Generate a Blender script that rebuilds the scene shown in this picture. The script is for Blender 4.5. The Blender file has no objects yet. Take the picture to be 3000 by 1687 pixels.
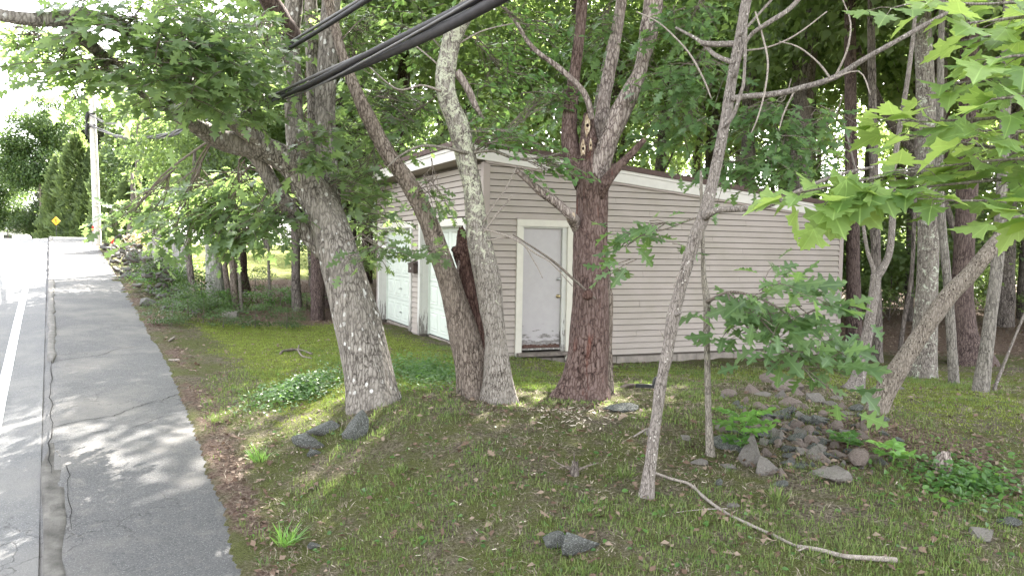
import bpy, math, random
import numpy as np
from mathutils import Vector, Matrix

rng = np.random.default_rng(11)
random.seed(11)
scene = bpy.context.scene
COL = scene.collection
rad = math.radians

# ------------------------------------------------------------------ camera, light, exposure
PITCH, ROLL, FPX, EYE = rad(2.98), rad(1.01), 2440.0, 1.76
CAM = np.array([0.0, 0.0, EYE])
FW = np.array([0.0, math.cos(PITCH), -math.sin(PITCH)])
_r0 = np.array([1.0, 0, 0]); _u0 = np.cross(_r0, FW)
RT = math.cos(ROLL) * _r0 + math.sin(ROLL) * _u0
UPV = -math.sin(ROLL) * _r0 + math.cos(ROLL) * _u0
cam_data = bpy.data.cameras.new("camera")
cam = bpy.data.objects.new("camera", cam_data); COL.objects.link(cam)
cam_data.sensor_width = 36.0
cam_data.lens = 36.0 * FPX / 3000.0
cam_data.clip_start, cam_data.clip_end = 0.05, 2000.0
cam.matrix_world = Matrix(((RT[0], UPV[0], -FW[0], CAM[0]), (RT[1], UPV[1], -FW[1], CAM[1]),
                           (RT[2], UPV[2], -FW[2], CAM[2]), (0, 0, 0, 1)))
scene.camera = cam

SUN_AZ, SUN_EL = rad(16), rad(43)
SDIR = Vector((math.sin(SUN_AZ) * math.cos(SUN_EL), math.cos(SUN_AZ) * math.cos(SUN_EL), math.sin(SUN_EL)))
world = bpy.data.worlds.new("World"); scene.world = world; world.use_nodes = True
wn = world.node_tree.nodes; wl = world.node_tree.links
sky = wn.new("ShaderNodeTexSky"); sky.sky_type = 'NISHITA'; sky.sun_disc = False
sky.sun_elevation, sky.sun_rotation = SUN_EL, SUN_AZ
sky.dust_density = 2.5; sky.air_density = 1.0
bg = wn["Background"]; bg.inputs[1].default_value = 0.13
hs0 = wn.new('ShaderNodeHueSaturation'); hs0.inputs['Saturation'].default_value = 0.18
wl.new(sky.outputs[0], hs0.inputs['Color']); wl.new(hs0.outputs[0], bg.inputs[0])
sl = bpy.data.lights.new("sun", 'SUN'); sl.energy = 5.0; sl.angle = rad(0.5); sl.color = (1.0, 0.95, 0.86)
so = bpy.data.objects.new("sun", sl); COL.objects.link(so)
so.rotation_euler = SDIR.to_track_quat('Z', 'Y').to_euler()
so.location = (0, 0, 40)
vs = scene.view_settings
vs.view_transform = 'Standard'; vs.look = 'None'; vs.exposure = 3.5; vs.gamma = 1.0; vs.use_curve_mapping = False
scene.render.engine = 'CYCLES'
cy = scene.cycles
cy.max_bounces = 7; cy.diffuse_bounces = 4; cy.glossy_bounces = 2; cy.transmission_bounces = 4; cy.transparent_max_bounces = 6
cy.use_denoising = True
try:
    cy.denoiser = 'OPENIMAGEDENOISE'; cy.denoising_prefilter = 'NONE'; cy.denoising_input_passes = 'RGB_ALBEDO_NORMAL'
except Exception:
    pass
cy.sample_clamp_indirect = 6.0

# ------------------------------------------------------------------ small helpers
DS = 3000.0 / 2576.0           # coordinates below are read off the photograph at 2576 px width
F2 = FPX / DS
def P(x, y, d):
    "point seen at (x, y) of the photograph, d metres into the scene"
    return CAM + d * (FW + RT * (x - 1288.0) / F2 - UPV * (y - 724.4) / F2)
def screen(p):
    q = np.asarray(p) - CAM
    z = q @ FW
    zz = np.where(np.abs(z) < 1e-6, 1e-6, z)
    return 1288 + F2 * (q @ RT) / zz, 724.4 - F2 * (q @ UPV) / zz, z

def vnoise(p, seed=0):
    p = np.asarray(p, float)
    i = np.floor(p).astype(np.int64); f = p - i
    u = f * f * (3 - 2 * f)
    def h(a, b, c):
        n = (a * 374761393 + b * 668265263 + c * 1274126177 + seed * 974711) & 0xffffffff
        n = ((n ^ (n >> 13)) * 1274126177) & 0xffffffff
        n = n ^ (n >> 16)
        return (n & 0xffff) / 32767.5 - 1.0
    r = 0
    for dx in (0, 1):
        wx = u[..., 0] if dx else 1 - u[..., 0]
        for dy in (0, 1):
            wy = u[..., 1] if dy else 1 - u[..., 1]
            for dz in (0, 1):
                wz = u[..., 2] if dz else 1 - u[..., 2]
                r = r + wx * wy * wz * h(i[..., 0] + dx, i[..., 1] + dy, i[..., 2] + dz)
    return r
def fbm2(x, y, s, seed=0, o=3):
    r = 0; a = 1.0; t = 0
    for k in range(o):
        r = r + a * vnoise(np.stack([x * s, y * s, np.zeros_like(x) + 0.37], -1), seed + k); t += a
        s *= 2.1; a *= 0.5
    return r / t
def sstep(a, b, x):
    t = np.clip((np.asarray(x, float) - a) / (b - a), 0, 1)
    return t * t * (3 - 2 * t)

def thing(name, label, cat, loc, group=None, rz=0.0):
    o = bpy.data.objects.new(name, None); COL.objects.link(o)
    o.location = [float(v) for v in loc]; o.rotation_euler = (0, 0, rz)
    o.empty_display_size = 0.2
    o["label"] = label; o["category"] = cat
    if group: o["group"] = group
    return o
def tag(o, label, cat, group=None):
    o["label"] = label; o["category"] = cat
    if group: o["group"] = group
    return o

class MB:
    "collects vertices and faces for one mesh"
    def __init__(s): s.v = []; s.f = []; s.n = 0
    def add(s, v, f):
        v = np.asarray(v, float)
        s.v.append(v); s.f.extend([tuple(int(k) + s.n for k in q) for q in f]); s.n += len(v)
    def box(s, a, b):
        x0, y0, z0 = a; x1, y1, z1 = b
        s.add([(x0, y0, z0), (x1, y0, z0), (x1, y1, z0), (x0, y1, z0), (x0, y0, z1), (x1, y0, z1), (x1, y1, z1), (x0, y1, z1)],
              [(0, 3, 2, 1), (4, 5, 6, 7), (0, 1, 5, 4), (1, 2, 6, 5), (2, 3, 7, 6), (3, 0, 4, 7)])
    def hexa(s, pts):
        "8 corners, bottom loop then top loop"
        s.add(pts, [(0, 3, 2, 1), (4, 5, 6, 7), (0, 1, 5, 4), (1, 2, 6, 5), (2, 3, 7, 6), (3, 0, 4, 7)])
    def tube(s, pts, radii, sides=8, step=None, ridge=0.0, freq=9.0, lump=0.0, seed=0, cap=True, flare=None, jag=0.0):
        pts = np.asarray(pts, float); radii = np.asarray(radii, float)
        n = len(pts)
        if n < 3:
            pts = np.stack([pts[0], (pts[0] + pts[-1]) / 2, pts[-1]]); radii = np.array([radii[0], (radii[0] + radii[-1]) / 2, radii[-1]]); n = 3
        L = np.linalg.norm(np.diff(pts, axis=0), axis=1)
        if step is None: step = max(L.sum() / (3 * n), 1e-3)
        q, rr = [], []
        for i in range(n - 1):
            p0 = pts[max(i - 1, 0)]; p1 = pts[i]; p2 = pts[i + 1]; p3 = pts[min(i + 2, n - 1)]
            k = max(1, int(math.ceil(L[i] / step)))
            for j in range(k):
                t = j / k
                q.append(0.5 * ((2 * p1) + (-p0 + p2) * t + (2 * p0 - 5 * p1 + 4 * p2 - p3) * t * t + (-p0 + 3 * p1 - 3 * p2 + p3) * t ** 3))
                rr.append(radii[i] * (1 - t) + radii[i + 1] * t)
        q.append(pts[-1]); rr.append(radii[-1])
        q = np.array(q); rr = np.array(rr); m = len(q)
        tan = np.gradient(q, axis=0); tan /= np.linalg.norm(tan, axis=1)[:, None] + 1e-9
        ref = np.array([1.0, 0, 0]) if abs(tan[0][0]) < 0.8 else np.array([0, 1.0, 0])
        a = np.cross(tan[0], ref); a /= np.linalg.norm(a)
        A = np.zeros((m, 3)); B = np.zeros((m, 3))
        for i in range(m):
            a = a - tan[i] * (a @ tan[i]); a /= np.linalg.norm(a) + 1e-9
            A[i] = a; B[i] = np.cross(tan[i], a)
        th = np.linspace(0, 2 * math.pi, sides, endpoint=False)
        R = np.repeat(rr[:, None], sides, 1)
        if flare is not None:
            hh = np.linspace(0, 1, m)[:, None]
            lobes = 0.55 + 0.45 * np.cos(th[None] * flare[1] + 0.7)
            R = R * (1 + flare[0] * lobes * np.exp(-hh / flare[2]))
        base = q[:, None] + R[..., None] * (np.cos(th)[None, :, None] * A[:, None] + np.sin(th)[None, :, None] * B[:, None])
        if lump:
            R = R * (1 + lump * vnoise(base * 2.3 / max(rr.max() * 4, 0.15), seed + 5))
        if ridge:
            arc = np.cumsum(np.r_[0, np.linalg.norm(np.diff(q, axis=0), axis=1)])
            cyl = np.stack([np.cos(th)[None] * R * freq, np.sin(th)[None] * R * freq, np.repeat(arc[:, None], sides, 1) * freq * 0.13], -1)
            nn = 1 - np.abs(vnoise(cyl, seed)) * 1.6 + 0.5 * vnoise(cyl * 2.3, seed + 3)
            R = R + ridge * (nn - 0.6)
        v = q[:, None] + R[..., None] * (np.cos(th)[None, :, None] * A[:, None] + np.sin(th)[None, :, None] * B[:, None])
        if jag:
            v[-1] += tan[-1] * (jag * vnoise(np.stack([np.cos(th) * 2.1, np.sin(th) * 2.1, th * 0 + seed], -1), seed)[:, None])
        v = v.reshape(-1, 3)
        f = []
        for i in range(m - 1):
            for j in range(sides):
                k = (j + 1) % sides
                f.append((i * sides + j, i * sides + k, (i + 1) * sides + k, (i + 1) * sides + j))
        if cap:
            f.append(tuple(range((m - 1) * sides, m * sides)))
            f.append(tuple(range(sides))[::-1])
        s.add(v, f)
    def mesh(s, name, origin=None):
        v = np.concatenate(s.v) if s.v else np.zeros((0, 3))
        if origin is not None: v = v - np.asarray(origin)
        me = bpy.data.meshes.new(name); me.from_pydata(v.tolist(), [], s.f)
        return me
    def build(s, name, mat, parent=None, smooth=False, world=True):
        org = np.array(parent.location) if (parent is not None and world) else None
        if parent is not None and parent.parent is not None and world: org = org + np.array(parent.parent.location)
        me = s.mesh(name, org)
        if smooth: me.polygons.foreach_set("use_smooth", [True] * len(me.polygons))
        return link(name, me, mat, parent)
def link(name, me, mat, parent=None):
    o = bpy.data.objects.new(name, me); COL.objects.link(o)
    if mat is not None and not me.materials: me.materials.append(mat)
    if parent is not None: o.parent = parent
    return o
def np_mesh(name, v, tri, smooth=False):
    me = bpy.data.meshes.new(name)
    v = np.ascontiguousarray(v, np.float32); tri = np.ascontiguousarray(tri, np.int32)
    me.vertices.add(len(v)); me.vertices.foreach_set("co", v.ravel())
    me.loops.add(tri.size); me.loops.foreach_set("vertex_index", tri.ravel())
    me.polygons.add(len(tri)); me.polygons.foreach_set("loop_start", np.arange(0, tri.size, 3, dtype=np.int32))
    if smooth: me.polygons.foreach_set("use_smooth", np.ones(len(tri), bool))
    me.update(); me.validate()
    return me

# ------------------------------------------------------------------ materials
class NT:
    def __init__(s, name):
        s.m = bpy.data.materials.new(name); s.m.use_nodes = True
        s.t = s.m.node_tree; s.n = s.t.nodes; s.l = s.t.links
        s.bsdf = s.n["Principled BSDF"]; s.out = s.n["Material Output"]
        s.tc = s.n.new("ShaderNodeTexCoord")
    def set(s, sock, v):
        if hasattr(v, "is_linked") or isinstance(v, bpy.types.NodeSocket): s.l.new(v, sock)
        else: sock.default_value = v
    def mapv(s, src, scale=(1, 1, 1), loc=(0, 0, 0)):
        n = s.n.new("ShaderNodeMapping"); s.l.new(src, n.inputs[0]); n.inputs["Scale"].default_value = scale; n.inputs["Location"].default_value = loc
        return n.outputs[0]
    def noise(s, scale, detail=4, rough=0.6, vec=None, dist=0.0):
        n = s.n.new("ShaderNodeTexNoise"); n.inputs["Scale"].default_value = scale; n.inputs["Detail"].default_value = detail
        n.inputs["Roughness"].default_value = rough; n.inputs["Distortion"].default_value = dist
        s.l.new(vec if vec is not None else s.tc.outputs["Object"], n.inputs["Vector"]); return n.outputs["Fac"]
    def voro(s, scale, feat='F1', vec=None, out="Distance"):
        n = s.n.new("ShaderNodeTexVoronoi"); n.feature = feat; n.inputs["Scale"].default_value = scale
        s.l.new(vec if vec is not None else s.tc.outputs["Object"], n.inputs["Vector"]); return n.outputs[out]
    def ramp(s, fac, stops):
        n = s.n.new("ShaderNodeValToRGB"); s.l.new(fac, n.inputs[0]); e = n.color_ramp.elements
        while len(e) < len(stops): e.new(0.5)
        for i, (p, c) in enumerate(stops):
            e[i].position = p; e[i].color = (c, c, c, 1) if isinstance(c, (int, float)) else (*c, 1)
        return n.outputs[0]
    def mix(s, fac, a, b, mode='MIX'):
        n = s.n.new("ShaderNodeMix"); n.data_type = 'RGBA'; n.blend_type = mode
        s.set(n.inputs[0], fac); s.set(n.inputs[6], a if not isinstance(a, tuple) else (*a, 1)); s.set(n.inputs[7], b if not isinstance(b, tuple) else (*b, 1))
        return n.outputs[2]
    def math(s, op, a, b=0.0, clamp=False):
        n = s.n.new("ShaderNodeMath"); n.operation = op; n.use_clamp = clamp; s.set(n.inputs[0], a); s.set(n.inputs[1], b); return n.outputs[0]
    def bump(s, h, strength=0.5, dist=0.02, normal=None):
        n = s.n.new("ShaderNodeBump"); n.inputs["Strength"].default_value = strength; n.inputs["Distance"].default_value = dist
        s.l.new(h, n.inputs["Height"])
        if normal is not None: s.l.new(normal, n.inputs["Normal"])
        return n.outputs[0]
    def done(s, color, rough=0.8, normal=None, spec=0.3, metal=0.0):
        s.set(s.bsdf.inputs["Base Color"], (*color, 1) if isinstance(color, tuple) else color)
        s.set(s.bsdf.inputs["Roughness"], rough); s.bsdf.inputs["Specular IOR Level"].default_value = spec
        s.bsdf.inputs["Metallic"].default_value = metal
        if normal is not None: s.l.new(normal, s.bsdf.inputs["Normal"])
        return s.m

def m_bark(name, dark, mid, light, lichen=None, amount=0.0, spots=None, spot_amt=0.0, sc=1.0, streak=None, zfade=None, bumps=0.9, pits=None):
    dark, mid, light = [tuple(k * f_ for k in c) for c, f_ in ((dark, .42), (mid, .70), (light, .88))]
    t = NT(name); o = t.tc.outputs["Object"]
    st = t.mapv(o, (sc, sc, sc * 0.20))
    wv = t.n.new("ShaderNodeVectorMath"); wv.operation = 'ADD'; t.l.new(st, wv.inputs[0])
    wn_ = t.n.new("ShaderNodeTexNoise"); wn_.inputs["Scale"].default_value = 9 * sc; wn_.inputs["Detail"].default_value = 4; t.l.new(o, wn_.inputs["Vector"])
    wm = t.n.new("ShaderNodeVectorMath"); wm.operation = 'SCALE'; wm.inputs["Scale"].default_value = 0.055; t.l.new(wn_.outputs["Color"], wm.inputs[0]); t.l.new(wm.outputs[0], wv.inputs[1])
    plates = t.ramp(t.voro(30, 'DISTANCE_TO_EDGE', wv.outputs[0]), [(0.0, 0.0), (0.22, 1.0)])
    rg = t.math('ADD', t.math('MULTIPLY', t.noise(22, 6, 0.75, st, 0.5), 0.72), t.math('MULTIPLY', plates, 0.24))
    rg = t.math('ADD', rg, t.math('MULTIPLY', t.math('SUBTRACT', t.noise(30 * sc, 5, 0.7), 0.5), 0.35))
    big = t.noise(2.2 * sc, 3, 0.5)
    col = t.ramp(rg, [(0.32, dark), (0.46, mid), (0.64, light)])
    col = t.mix(t.ramp(big, [(0.35, 0.0), (0.65, 0.45)]), col, t.mix(0.5, mid, light))
    if streak:
        sk = t.ramp(t.noise(7, 4, 0.6, t.mapv(o, (1, 1, 0.12), (3, 1, 0)), 0.3), [(0.60, 0.0), (0.72, 0.7)])
        col = t.mix(sk, col, streak)
    h = rg
    if lichen:
        ln = t.noise(9 * sc, 6, 0.72, None, 0.9)
        msk = t.ramp(ln, [(0.62 - amount, 0.0), (0.67 - amount, 1.0)])
        if zfade:
            sx = t.n.new("ShaderNodeSeparateXYZ"); t.l.new(o, sx.inputs[0])
            zr = t.n.new("ShaderNodeMapRange"); t.l.new(sx.outputs[2], zr.inputs[0])
            zr.inputs[1].default_value, zr.inputs[2].default_value = zfade
            zm = t.math('ADD', t.math('MULTIPLY', zr.outputs[0], 0.24), t.math('MULTIPLY', ln, 1.0))
            msk = t.ramp(zm, [(0.70 - amount, 0.0), (0.75 - amount, 1.0)])
        fine = t.noise(60 * sc, 3, 0.6)
        col = t.mix(t.math('MULTIPLY', msk, t.ramp(fine, [(0.36, 0.15), (0.5, 1.0)])), col, lichen)
    if spots:
        vd = t.voro(13 * sc, 'F1', t.mapv(o, (1, 1, 0.7)))
        wob = t.math('ADD', vd, t.math('MULTIPLY', t.noise(24 * sc, 5, 0.7), 0.75))
        gate = t.ramp(t.noise(3.1 * sc, 2, 0.5, t.mapv(o, (1, 1, 1), (7, 2, 1))), [(0.42, 0.0), (0.56, 1.0)])
        col = t.mix(t.math('MULTIPLY', t.ramp(wob, [(spot_amt, 1.0), (spot_amt + 0.04, 0.0)]), gate), col, spots)
    if pits:
        vd = t.voro(16 * sc, 'F1', t.mapv(o, (1, 1, 0.6), (1, 4, 2)))
        col = t.mix(t.ramp(vd, [(0.16, 0.9), (0.22, 0.0)]), col, pits)
    nb = t.bump(h, bumps, 0.02)
    nb = t.bump(t.noise(90 * sc, 3, 0.6), 0.35, 0.006, nb)
    return t.done(col, 0.9, nb, 0.15)

def m_leaf(name, c1, c2, c3, trans, tfac=0.42, rough=0.42, veins=False):
    t = NT(name)
    geo = t.n.new("ShaderNodeNewGeometry"); oi = t.n.new("ShaderNodeObjectInfo")
    r = t.math('FRACT', t.math('ADD', geo.outputs["Random Per Island"], oi.outputs["Random"]))
    col = t.ramp(r, [(0.0, c1), (0.55, c2), (1.0, c3)])
    col = t.mix(t.ramp(t.noise(14, 2, 0.5), [(0.3, 0.0), (0.7, 0.25)]), col, c1)
    if veins:
        sx = t.n.new("ShaderNodeSeparateXYZ"); t.l.new(t.tc.outputs["Object"], sx.inputs[0])
        ay = t.math('ABSOLUTE', sx.outputs[1]); dx = t.math('SUBTRACT', sx.outputs[0], 0.02)
        v1 = t.ramp(ay, [(0.008, 1.0), (0.02, 0.0)])
        def rayv(k):
            return t.ramp(t.math('ABSOLUTE', t.math('SUBTRACT', ay, t.math('MULTIPLY', dx, k))), [(0.008, 1.0), (0.022, 0.0)])
        vv_ = t.math('MAXIMUM', v1, t.math('MAXIMUM', rayv(0.95), rayv(2.3)))
        col = t.mix(t.math('MULTIPLY', vv_, 0.55), col, tuple(min(1, k * 1.9) for k in c3))
        bl = t.noise(4.5, 4, 0.7); col = t.mix(t.ramp(bl, [(0.52, 0.0), (0.7, 0.55)]), col, tuple(k * .6 for k in c1))
    t.done(col, rough, None, 0.4)
    tr = t.n.new("ShaderNodeBsdfTranslucent"); tc = t.mix(r, trans, tuple(min(1, k * 1.35) for k in trans)); t.l.new(tc, tr.inputs[0])
    ms = t.n.new("ShaderNodeMixShader"); ms.inputs[0].default_value = tfac
    t.l.new(t.bsdf.outputs[0], ms.inputs[1]); t.l.new(tr.outputs[0], ms.inputs[2]); t.l.new(ms.outputs[0], t.out.inputs[0])
    return t.m

def m_plain(name, c, rough=0.7, var=0.25, scale=6.0, spec=0.3, bump=0.0, metal=0.0):
    t = NT(name)
    n = t.noise(scale, 5, 0.6)
    col = t.ramp(n, [(0.25, tuple(k * (1 - var) for k in c)), (0.75, tuple(min(1, k * (1 + var)) for k in c))])
    nb = t.bump(t.noise(scale * 8, 4, 0.6), bump, 0.01) if bump else None
    return t.done(col, rough, nb, spec, metal)

def m_rock(name, a, b, lichen, amt, moss=0.0):
    t = NT(name); oi = t.n.new("ShaderNodeObjectInfo")
    vec = t.n.new("ShaderNodeVectorMath"); vec.operation = 'ADD'; t.l.new(t.tc.outputs["Object"], vec.inputs[0]); t.l.new(oi.outputs["Location"], vec.inputs[1])
    v = vec.outputs[0]
    n = t.noise(9, 8, 0.75, v)
    sxr = t.n.new('ShaderNodeSeparateXYZ'); gN = t.n.new('ShaderNodeNewGeometry'); t.l.new(gN.outputs['Normal'], sxr.inputs[0])
    col = t.ramp(n, [(0.3, a), (0.7, b)])
    col = t.mix(t.math('MULTIPLY', oi.outputs["Random"], 0.4), col, tuple(k * 1.5 for k in b))
    l = t.ramp(t.noise(17, 5, 0.7, v, 0.5), [(0.6 - amt, 0.0), (0.66 - amt, 0.85)])
    col = t.mix(l, col, lichen)
    col = t.mix(t.ramp(t.noise(60, 3, 0.6, v), [(0.35, 0.18), (0.5, 0.0)]), col, tuple(k * 0.35 for k in a))
    sol = t.ramp(t.math('ADD', t.noise(6, 5, 0.7, v), t.math('MULTIPLY', t.tc.outputs['Object'], 0.0)), [(0.55, 0.0), (0.72, 0.6)])
    col = t.mix(sol, col, (0.085, 0.085, 0.045))
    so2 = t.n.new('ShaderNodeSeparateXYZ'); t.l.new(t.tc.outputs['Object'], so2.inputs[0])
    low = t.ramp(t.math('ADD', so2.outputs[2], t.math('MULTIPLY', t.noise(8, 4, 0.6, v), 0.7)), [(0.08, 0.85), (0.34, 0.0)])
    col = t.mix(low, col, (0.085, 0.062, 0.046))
    nb = t.bump(t.noise(13, 8, 0.75, v), 1.0, 0.05)
    return t.done(col, 0.92, nb, 0.2)

M = {}
M['maple_bark'] = m_bark('maple_bark', (0.075, 0.062, 0.052), (0.20, 0.175, 0.155), (0.31, 0.28, 0.25), None, 0, (0.50, 0.49, 0.47), 0.56, 1.0, None, None, 0.8)
M['lichen_bark'] = m_bark('lichen_bark', (0.06, 0.045, 0.038), (0.22, 0.19, 0.165), (0.33, 0.30, 0.27), (0.43, 0.435, 0.335), -0.02, None, 0, 1.6, None, (0.4, 2.2), 0.7)
M['ridged_bark'] = m_bark('ridged_bark', (0.055, 0.040, 0.033), (0.185, 0.145, 0.12), (0.30, 0.25, 0.215), None, 0, None, 0, 1.3, None, None, 1.0)
M['rot_wood'] = m_bark('rot_wood', (0.025, 0.013, 0.011), (0.085, 0.045, 0.038), (0.16, 0.10, 0.085), None, 0, None, 0, 1.2, (0.16, 0.06, 0.04), None, 1.0)
M['snag_bark'] = m_bark('snag_bark', (0.035, 0.022, 0.020), (0.125, 0.078, 0.068), (0.20, 0.145, 0.132), None, 0, None, 0, 1.0, (0.19, 0.062, 0.042), None, 1.0)
M['dead_limb'] = m_bark('dead_limb', (0.09, 0.065, 0.058), (0.23, 0.18, 0.165), (0.42, 0.36, 0.33), None, 0, None, 0, 1.0, (0.13, 0.08, 0.07), None, 0.8)
M['pale_wood'] = m_bark('pale_wood', (0.30, 0.20, 0.13), (0.48, 0.36, 0.25), (0.62, 0.52, 0.40), None, 0, None, 0, 1.5, None, None, 0.6)
M['sapling_bark'] = m_bark('sapling_bark', (0.11, 0.09, 0.08), (0.20, 0.172, 0.155), (0.29, 0.255, 0.235), None, 0, (0.42, 0.39, 0.36), 0.52, 2.4, None, None, 0.35)
M['young_bark'] = m_bark('young_bark', (0.12, 0.10, 0.085), (0.20, 0.175, 0.15), (0.30, 0.27, 0.23), None, 0, None, 0, 2.2, None, None, 0.4)
M['pitted_bark'] = m_bark('pitted_bark', (0.11, 0.085, 0.07), (0.235, 0.195, 0.165), (0.34, 0.295, 0.255), None, 0, None, 0, 1.8, None, None, 0.8, (0.03, 0.018, 0.014))
M['wood_trunk'] = m_bark('wood_trunk', (0.05, 0.040, 0.035), (0.13, 0.108, 0.096), (0.22, 0.19, 0.17), None, 0, None, 0, 0.9, None, None, 0.8)
M['grey_trunk'] = m_bark('grey_trunk', (0.10, 0.088, 0.077), (0.185, 0.165, 0.145), (0.26, 0.235, 0.21), (0.40, 0.41, 0.35), -0.03, None, 0, 1.2, None, None, 0.5)
M['lichen_trunk'] = m_bark('lichen_trunk', (0.09, 0.075, 0.065), (0.20, 0.17, 0.15), (0.29, 0.26, 0.23), (0.43, 0.45, 0.37), 0.06, None, 0, 1.2, None, None, 0.8)
M['red_trunk'] = m_bark('red_trunk', (0.035, 0.024, 0.022), (0.10, 0.070, 0.064), (0.16, 0.12, 0.108), None, 0, None, 0, 1.0, None, None, 1.0)
M['beech_bark'] = m_bark('beech_bark', (0.26, 0.255, 0.225), (0.33, 0.32, 0.285), (0.40, 0.39, 0.35), None, 0, None, 0, 0.5, None, None, 0.15)
M['twig'] = m_bark('twig', (0.09, 0.07, 0.06), (0.17, 0.14, 0.12), (0.26, 0.22, 0.19), None, 0, None, 0, 4, None, None, 0.3)
M['dead_twig'] = m_bark('dead_twig', (0.20, 0.165, 0.145), (0.31, 0.265, 0.235), (0.42, 0.37, 0.33), None, 0, None, 0, 4, None, None, 0.3)

M['oak_leaf'] = m_leaf('oak_leaf', (0.058, 0.092, 0.048), (0.086, 0.132, 0.066), (0.122, 0.172, 0.086), (0.28, 0.40, 0.12), 0.48, 0.36)
M['maple_leaf'] = m_leaf('maple_leaf', (0.075, 0.15, 0.035), (0.11, 0.20, 0.042), (0.16, 0.26, 0.055), (0.36, 0.50, 0.09), 0.48, 0.55)
M['oak_light'] = m_leaf('oak_light', (0.060, 0.112, 0.050), (0.088, 0.150, 0.066), (0.125, 0.19, 0.082), (0.24, 0.38, 0.10), 0.42, 0.36)
M['maple_vein'] = m_leaf('maple_vein', (0.085, 0.155, 0.050), (0.145, 0.235, 0.075), (0.22, 0.315, 0.10), (0.38, 0.50, 0.12), 0.46, 0.5, True)
M['oak_vein'] = m_leaf('oak_vein', (0.055, 0.100, 0.045), (0.088, 0.150, 0.066), (0.130, 0.195, 0.085), (0.24, 0.38, 0.10), 0.42, 0.36, True)
M['round_leaf'] = m_leaf('round_leaf', (0.06, 0.13, 0.05), (0.085, 0.165, 0.06), (0.12, 0.21, 0.075), (0.26, 0.42, 0.10), 0.40)
M['wood_leaf'] = m_leaf('wood_leaf', (0.052, 0.080, 0.040), (0.078, 0.116, 0.056), (0.115, 0.16, 0.074), (0.30, 0.41, 0.12), 0.48)
M['sun_leaf'] = m_leaf('sun_leaf', (0.032, 0.062, 0.022), (0.048, 0.088, 0.030), (0.072, 0.118, 0.038), (0.13, 0.20, 0.05), 0.32)
M['conifer'] = m_leaf('conifer', (0.055, 0.085, 0.034), (0.085, 0.125, 0.048), (0.12, 0.16, 0.06), (0.2, 0.27, 0.08), 0.35, 0.6)
M['grey_conifer'] = m_leaf('grey_conifer', (0.055, 0.062, 0.042), (0.075, 0.082, 0.055), (0.10, 0.105, 0.07), (0.14, 0.16, 0.08), 0.22, 0.6)
M['weed_leaf'] = m_leaf('weed_leaf', (0.038, 0.095, 0.026), (0.058, 0.13, 0.032), (0.09, 0.18, 0.042), (0.20, 0.36, 0.06), 0.35)
M['fresh_leaf'] = m_leaf('fresh_leaf', (0.10, 0.21, 0.05), (0.14, 0.28, 0.065), (0.18, 0.33, 0.08), (0.30, 0.50, 0.09), 0.40)
M['flower'] = m_leaf('flower', (0.42, 0.20, 0.20), (0.36, 0.33, 0.12), (0.20, 0.28, 0.08), (0.4, 0.35, 0.2), 0.35, 0.6)
M['grass'] = m_leaf('grass', (0.062, 0.098, 0.028), (0.115, 0.155, 0.050), (0.22, 0.22, 0.105), (0.22, 0.33, 0.06), 0.35, 0.6)
M['moss'] = m_leaf('moss', (0.115, 0.16, 0.030), (0.18, 0.23, 0.042), (0.26, 0.29, 0.08), (0.26, 0.34, 0.04), 0.3, 0.7)
M['straw'] = m_leaf('straw', (0.17, 0.14, 0.105), (0.29, 0.245, 0.185), (0.42, 0.365, 0.29), (0.2, 0.16, 0.1), 0.15, 0.8)
M['dead_leaf'] = m_leaf('dead_leaf', (0.085, 0.050, 0.034), (0.15, 0.10, 0.07), (0.26, 0.20, 0.155), (0.15, 0.09, 0.05), 0.12, 0.8)

M['rock'] = m_rock('rock', (0.135, 0.122, 0.112), (0.27, 0.245, 0.225), (0.36, 0.37, 0.34), 0.0)
M['brown_rock'] = m_rock('brown_rock', (0.15, 0.118, 0.104), (0.29, 0.235, 0.212), (0.34, 0.32, 0.29), -0.03)
M['dark_rock'] = m_rock('dark_rock', (0.05, 0.052, 0.05), (0.13, 0.131, 0.126), (0.34, 0.355, 0.33), 0.08)
M['wall_stone'] = m_rock('wall_stone', (0.085, 0.082, 0.078), (0.19, 0.182, 0.17), (0.36, 0.36, 0.34), 0.0)
M['chip'] = m_plain('chip', (0.46, 0.40, 0.33), 0.8, 0.25, 20)

# siding
t = NT('vinyl_siding'); oi = t.n.new("ShaderNodeObjectInfo"); gc = t.n.new("ShaderNodeNewGeometry")
pz = gc.outputs["Position"]
dirt = t.ramp(t.noise(1.3, 5, 0.65, t.mapv(pz, (1, 1, 1.6))), [(0.36, 0.0), (0.66, 0.9)])
col = t.mix(dirt, (0.340, 0.294, 0.268), (0.285, 0.250, 0.212))
col = t.mix(t.math('MULTIPLY', oi.outputs["Random"], 0.18), col, (0.28, 0.235, 0.215))
col = t.mix(t.ramp(t.noise(42, 4, 0.7, t.mapv(pz, (1, 1, 0.5))), [(0.55, 0.0), (0.75, 0.28)]), col, (0.27, 0.24, 0.19))
M['siding'] = t.done(col, 0.55, t.bump(t.noise(5, 3, 0.5, t.mapv(pz, (1, 1, 9))), 0.12, 0.01), 0.35)
t = NT('corner_trim'); col = t.mix(t.ramp(t.noise(4, 4, 0.6), [(0.4, 0.0), (0.7, 0.3)]), (0.32, 0.268, 0.248), (0.26, 0.225, 0.2))
M['corner'] = t.done(col, 0.55, None, 0.35)
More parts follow.
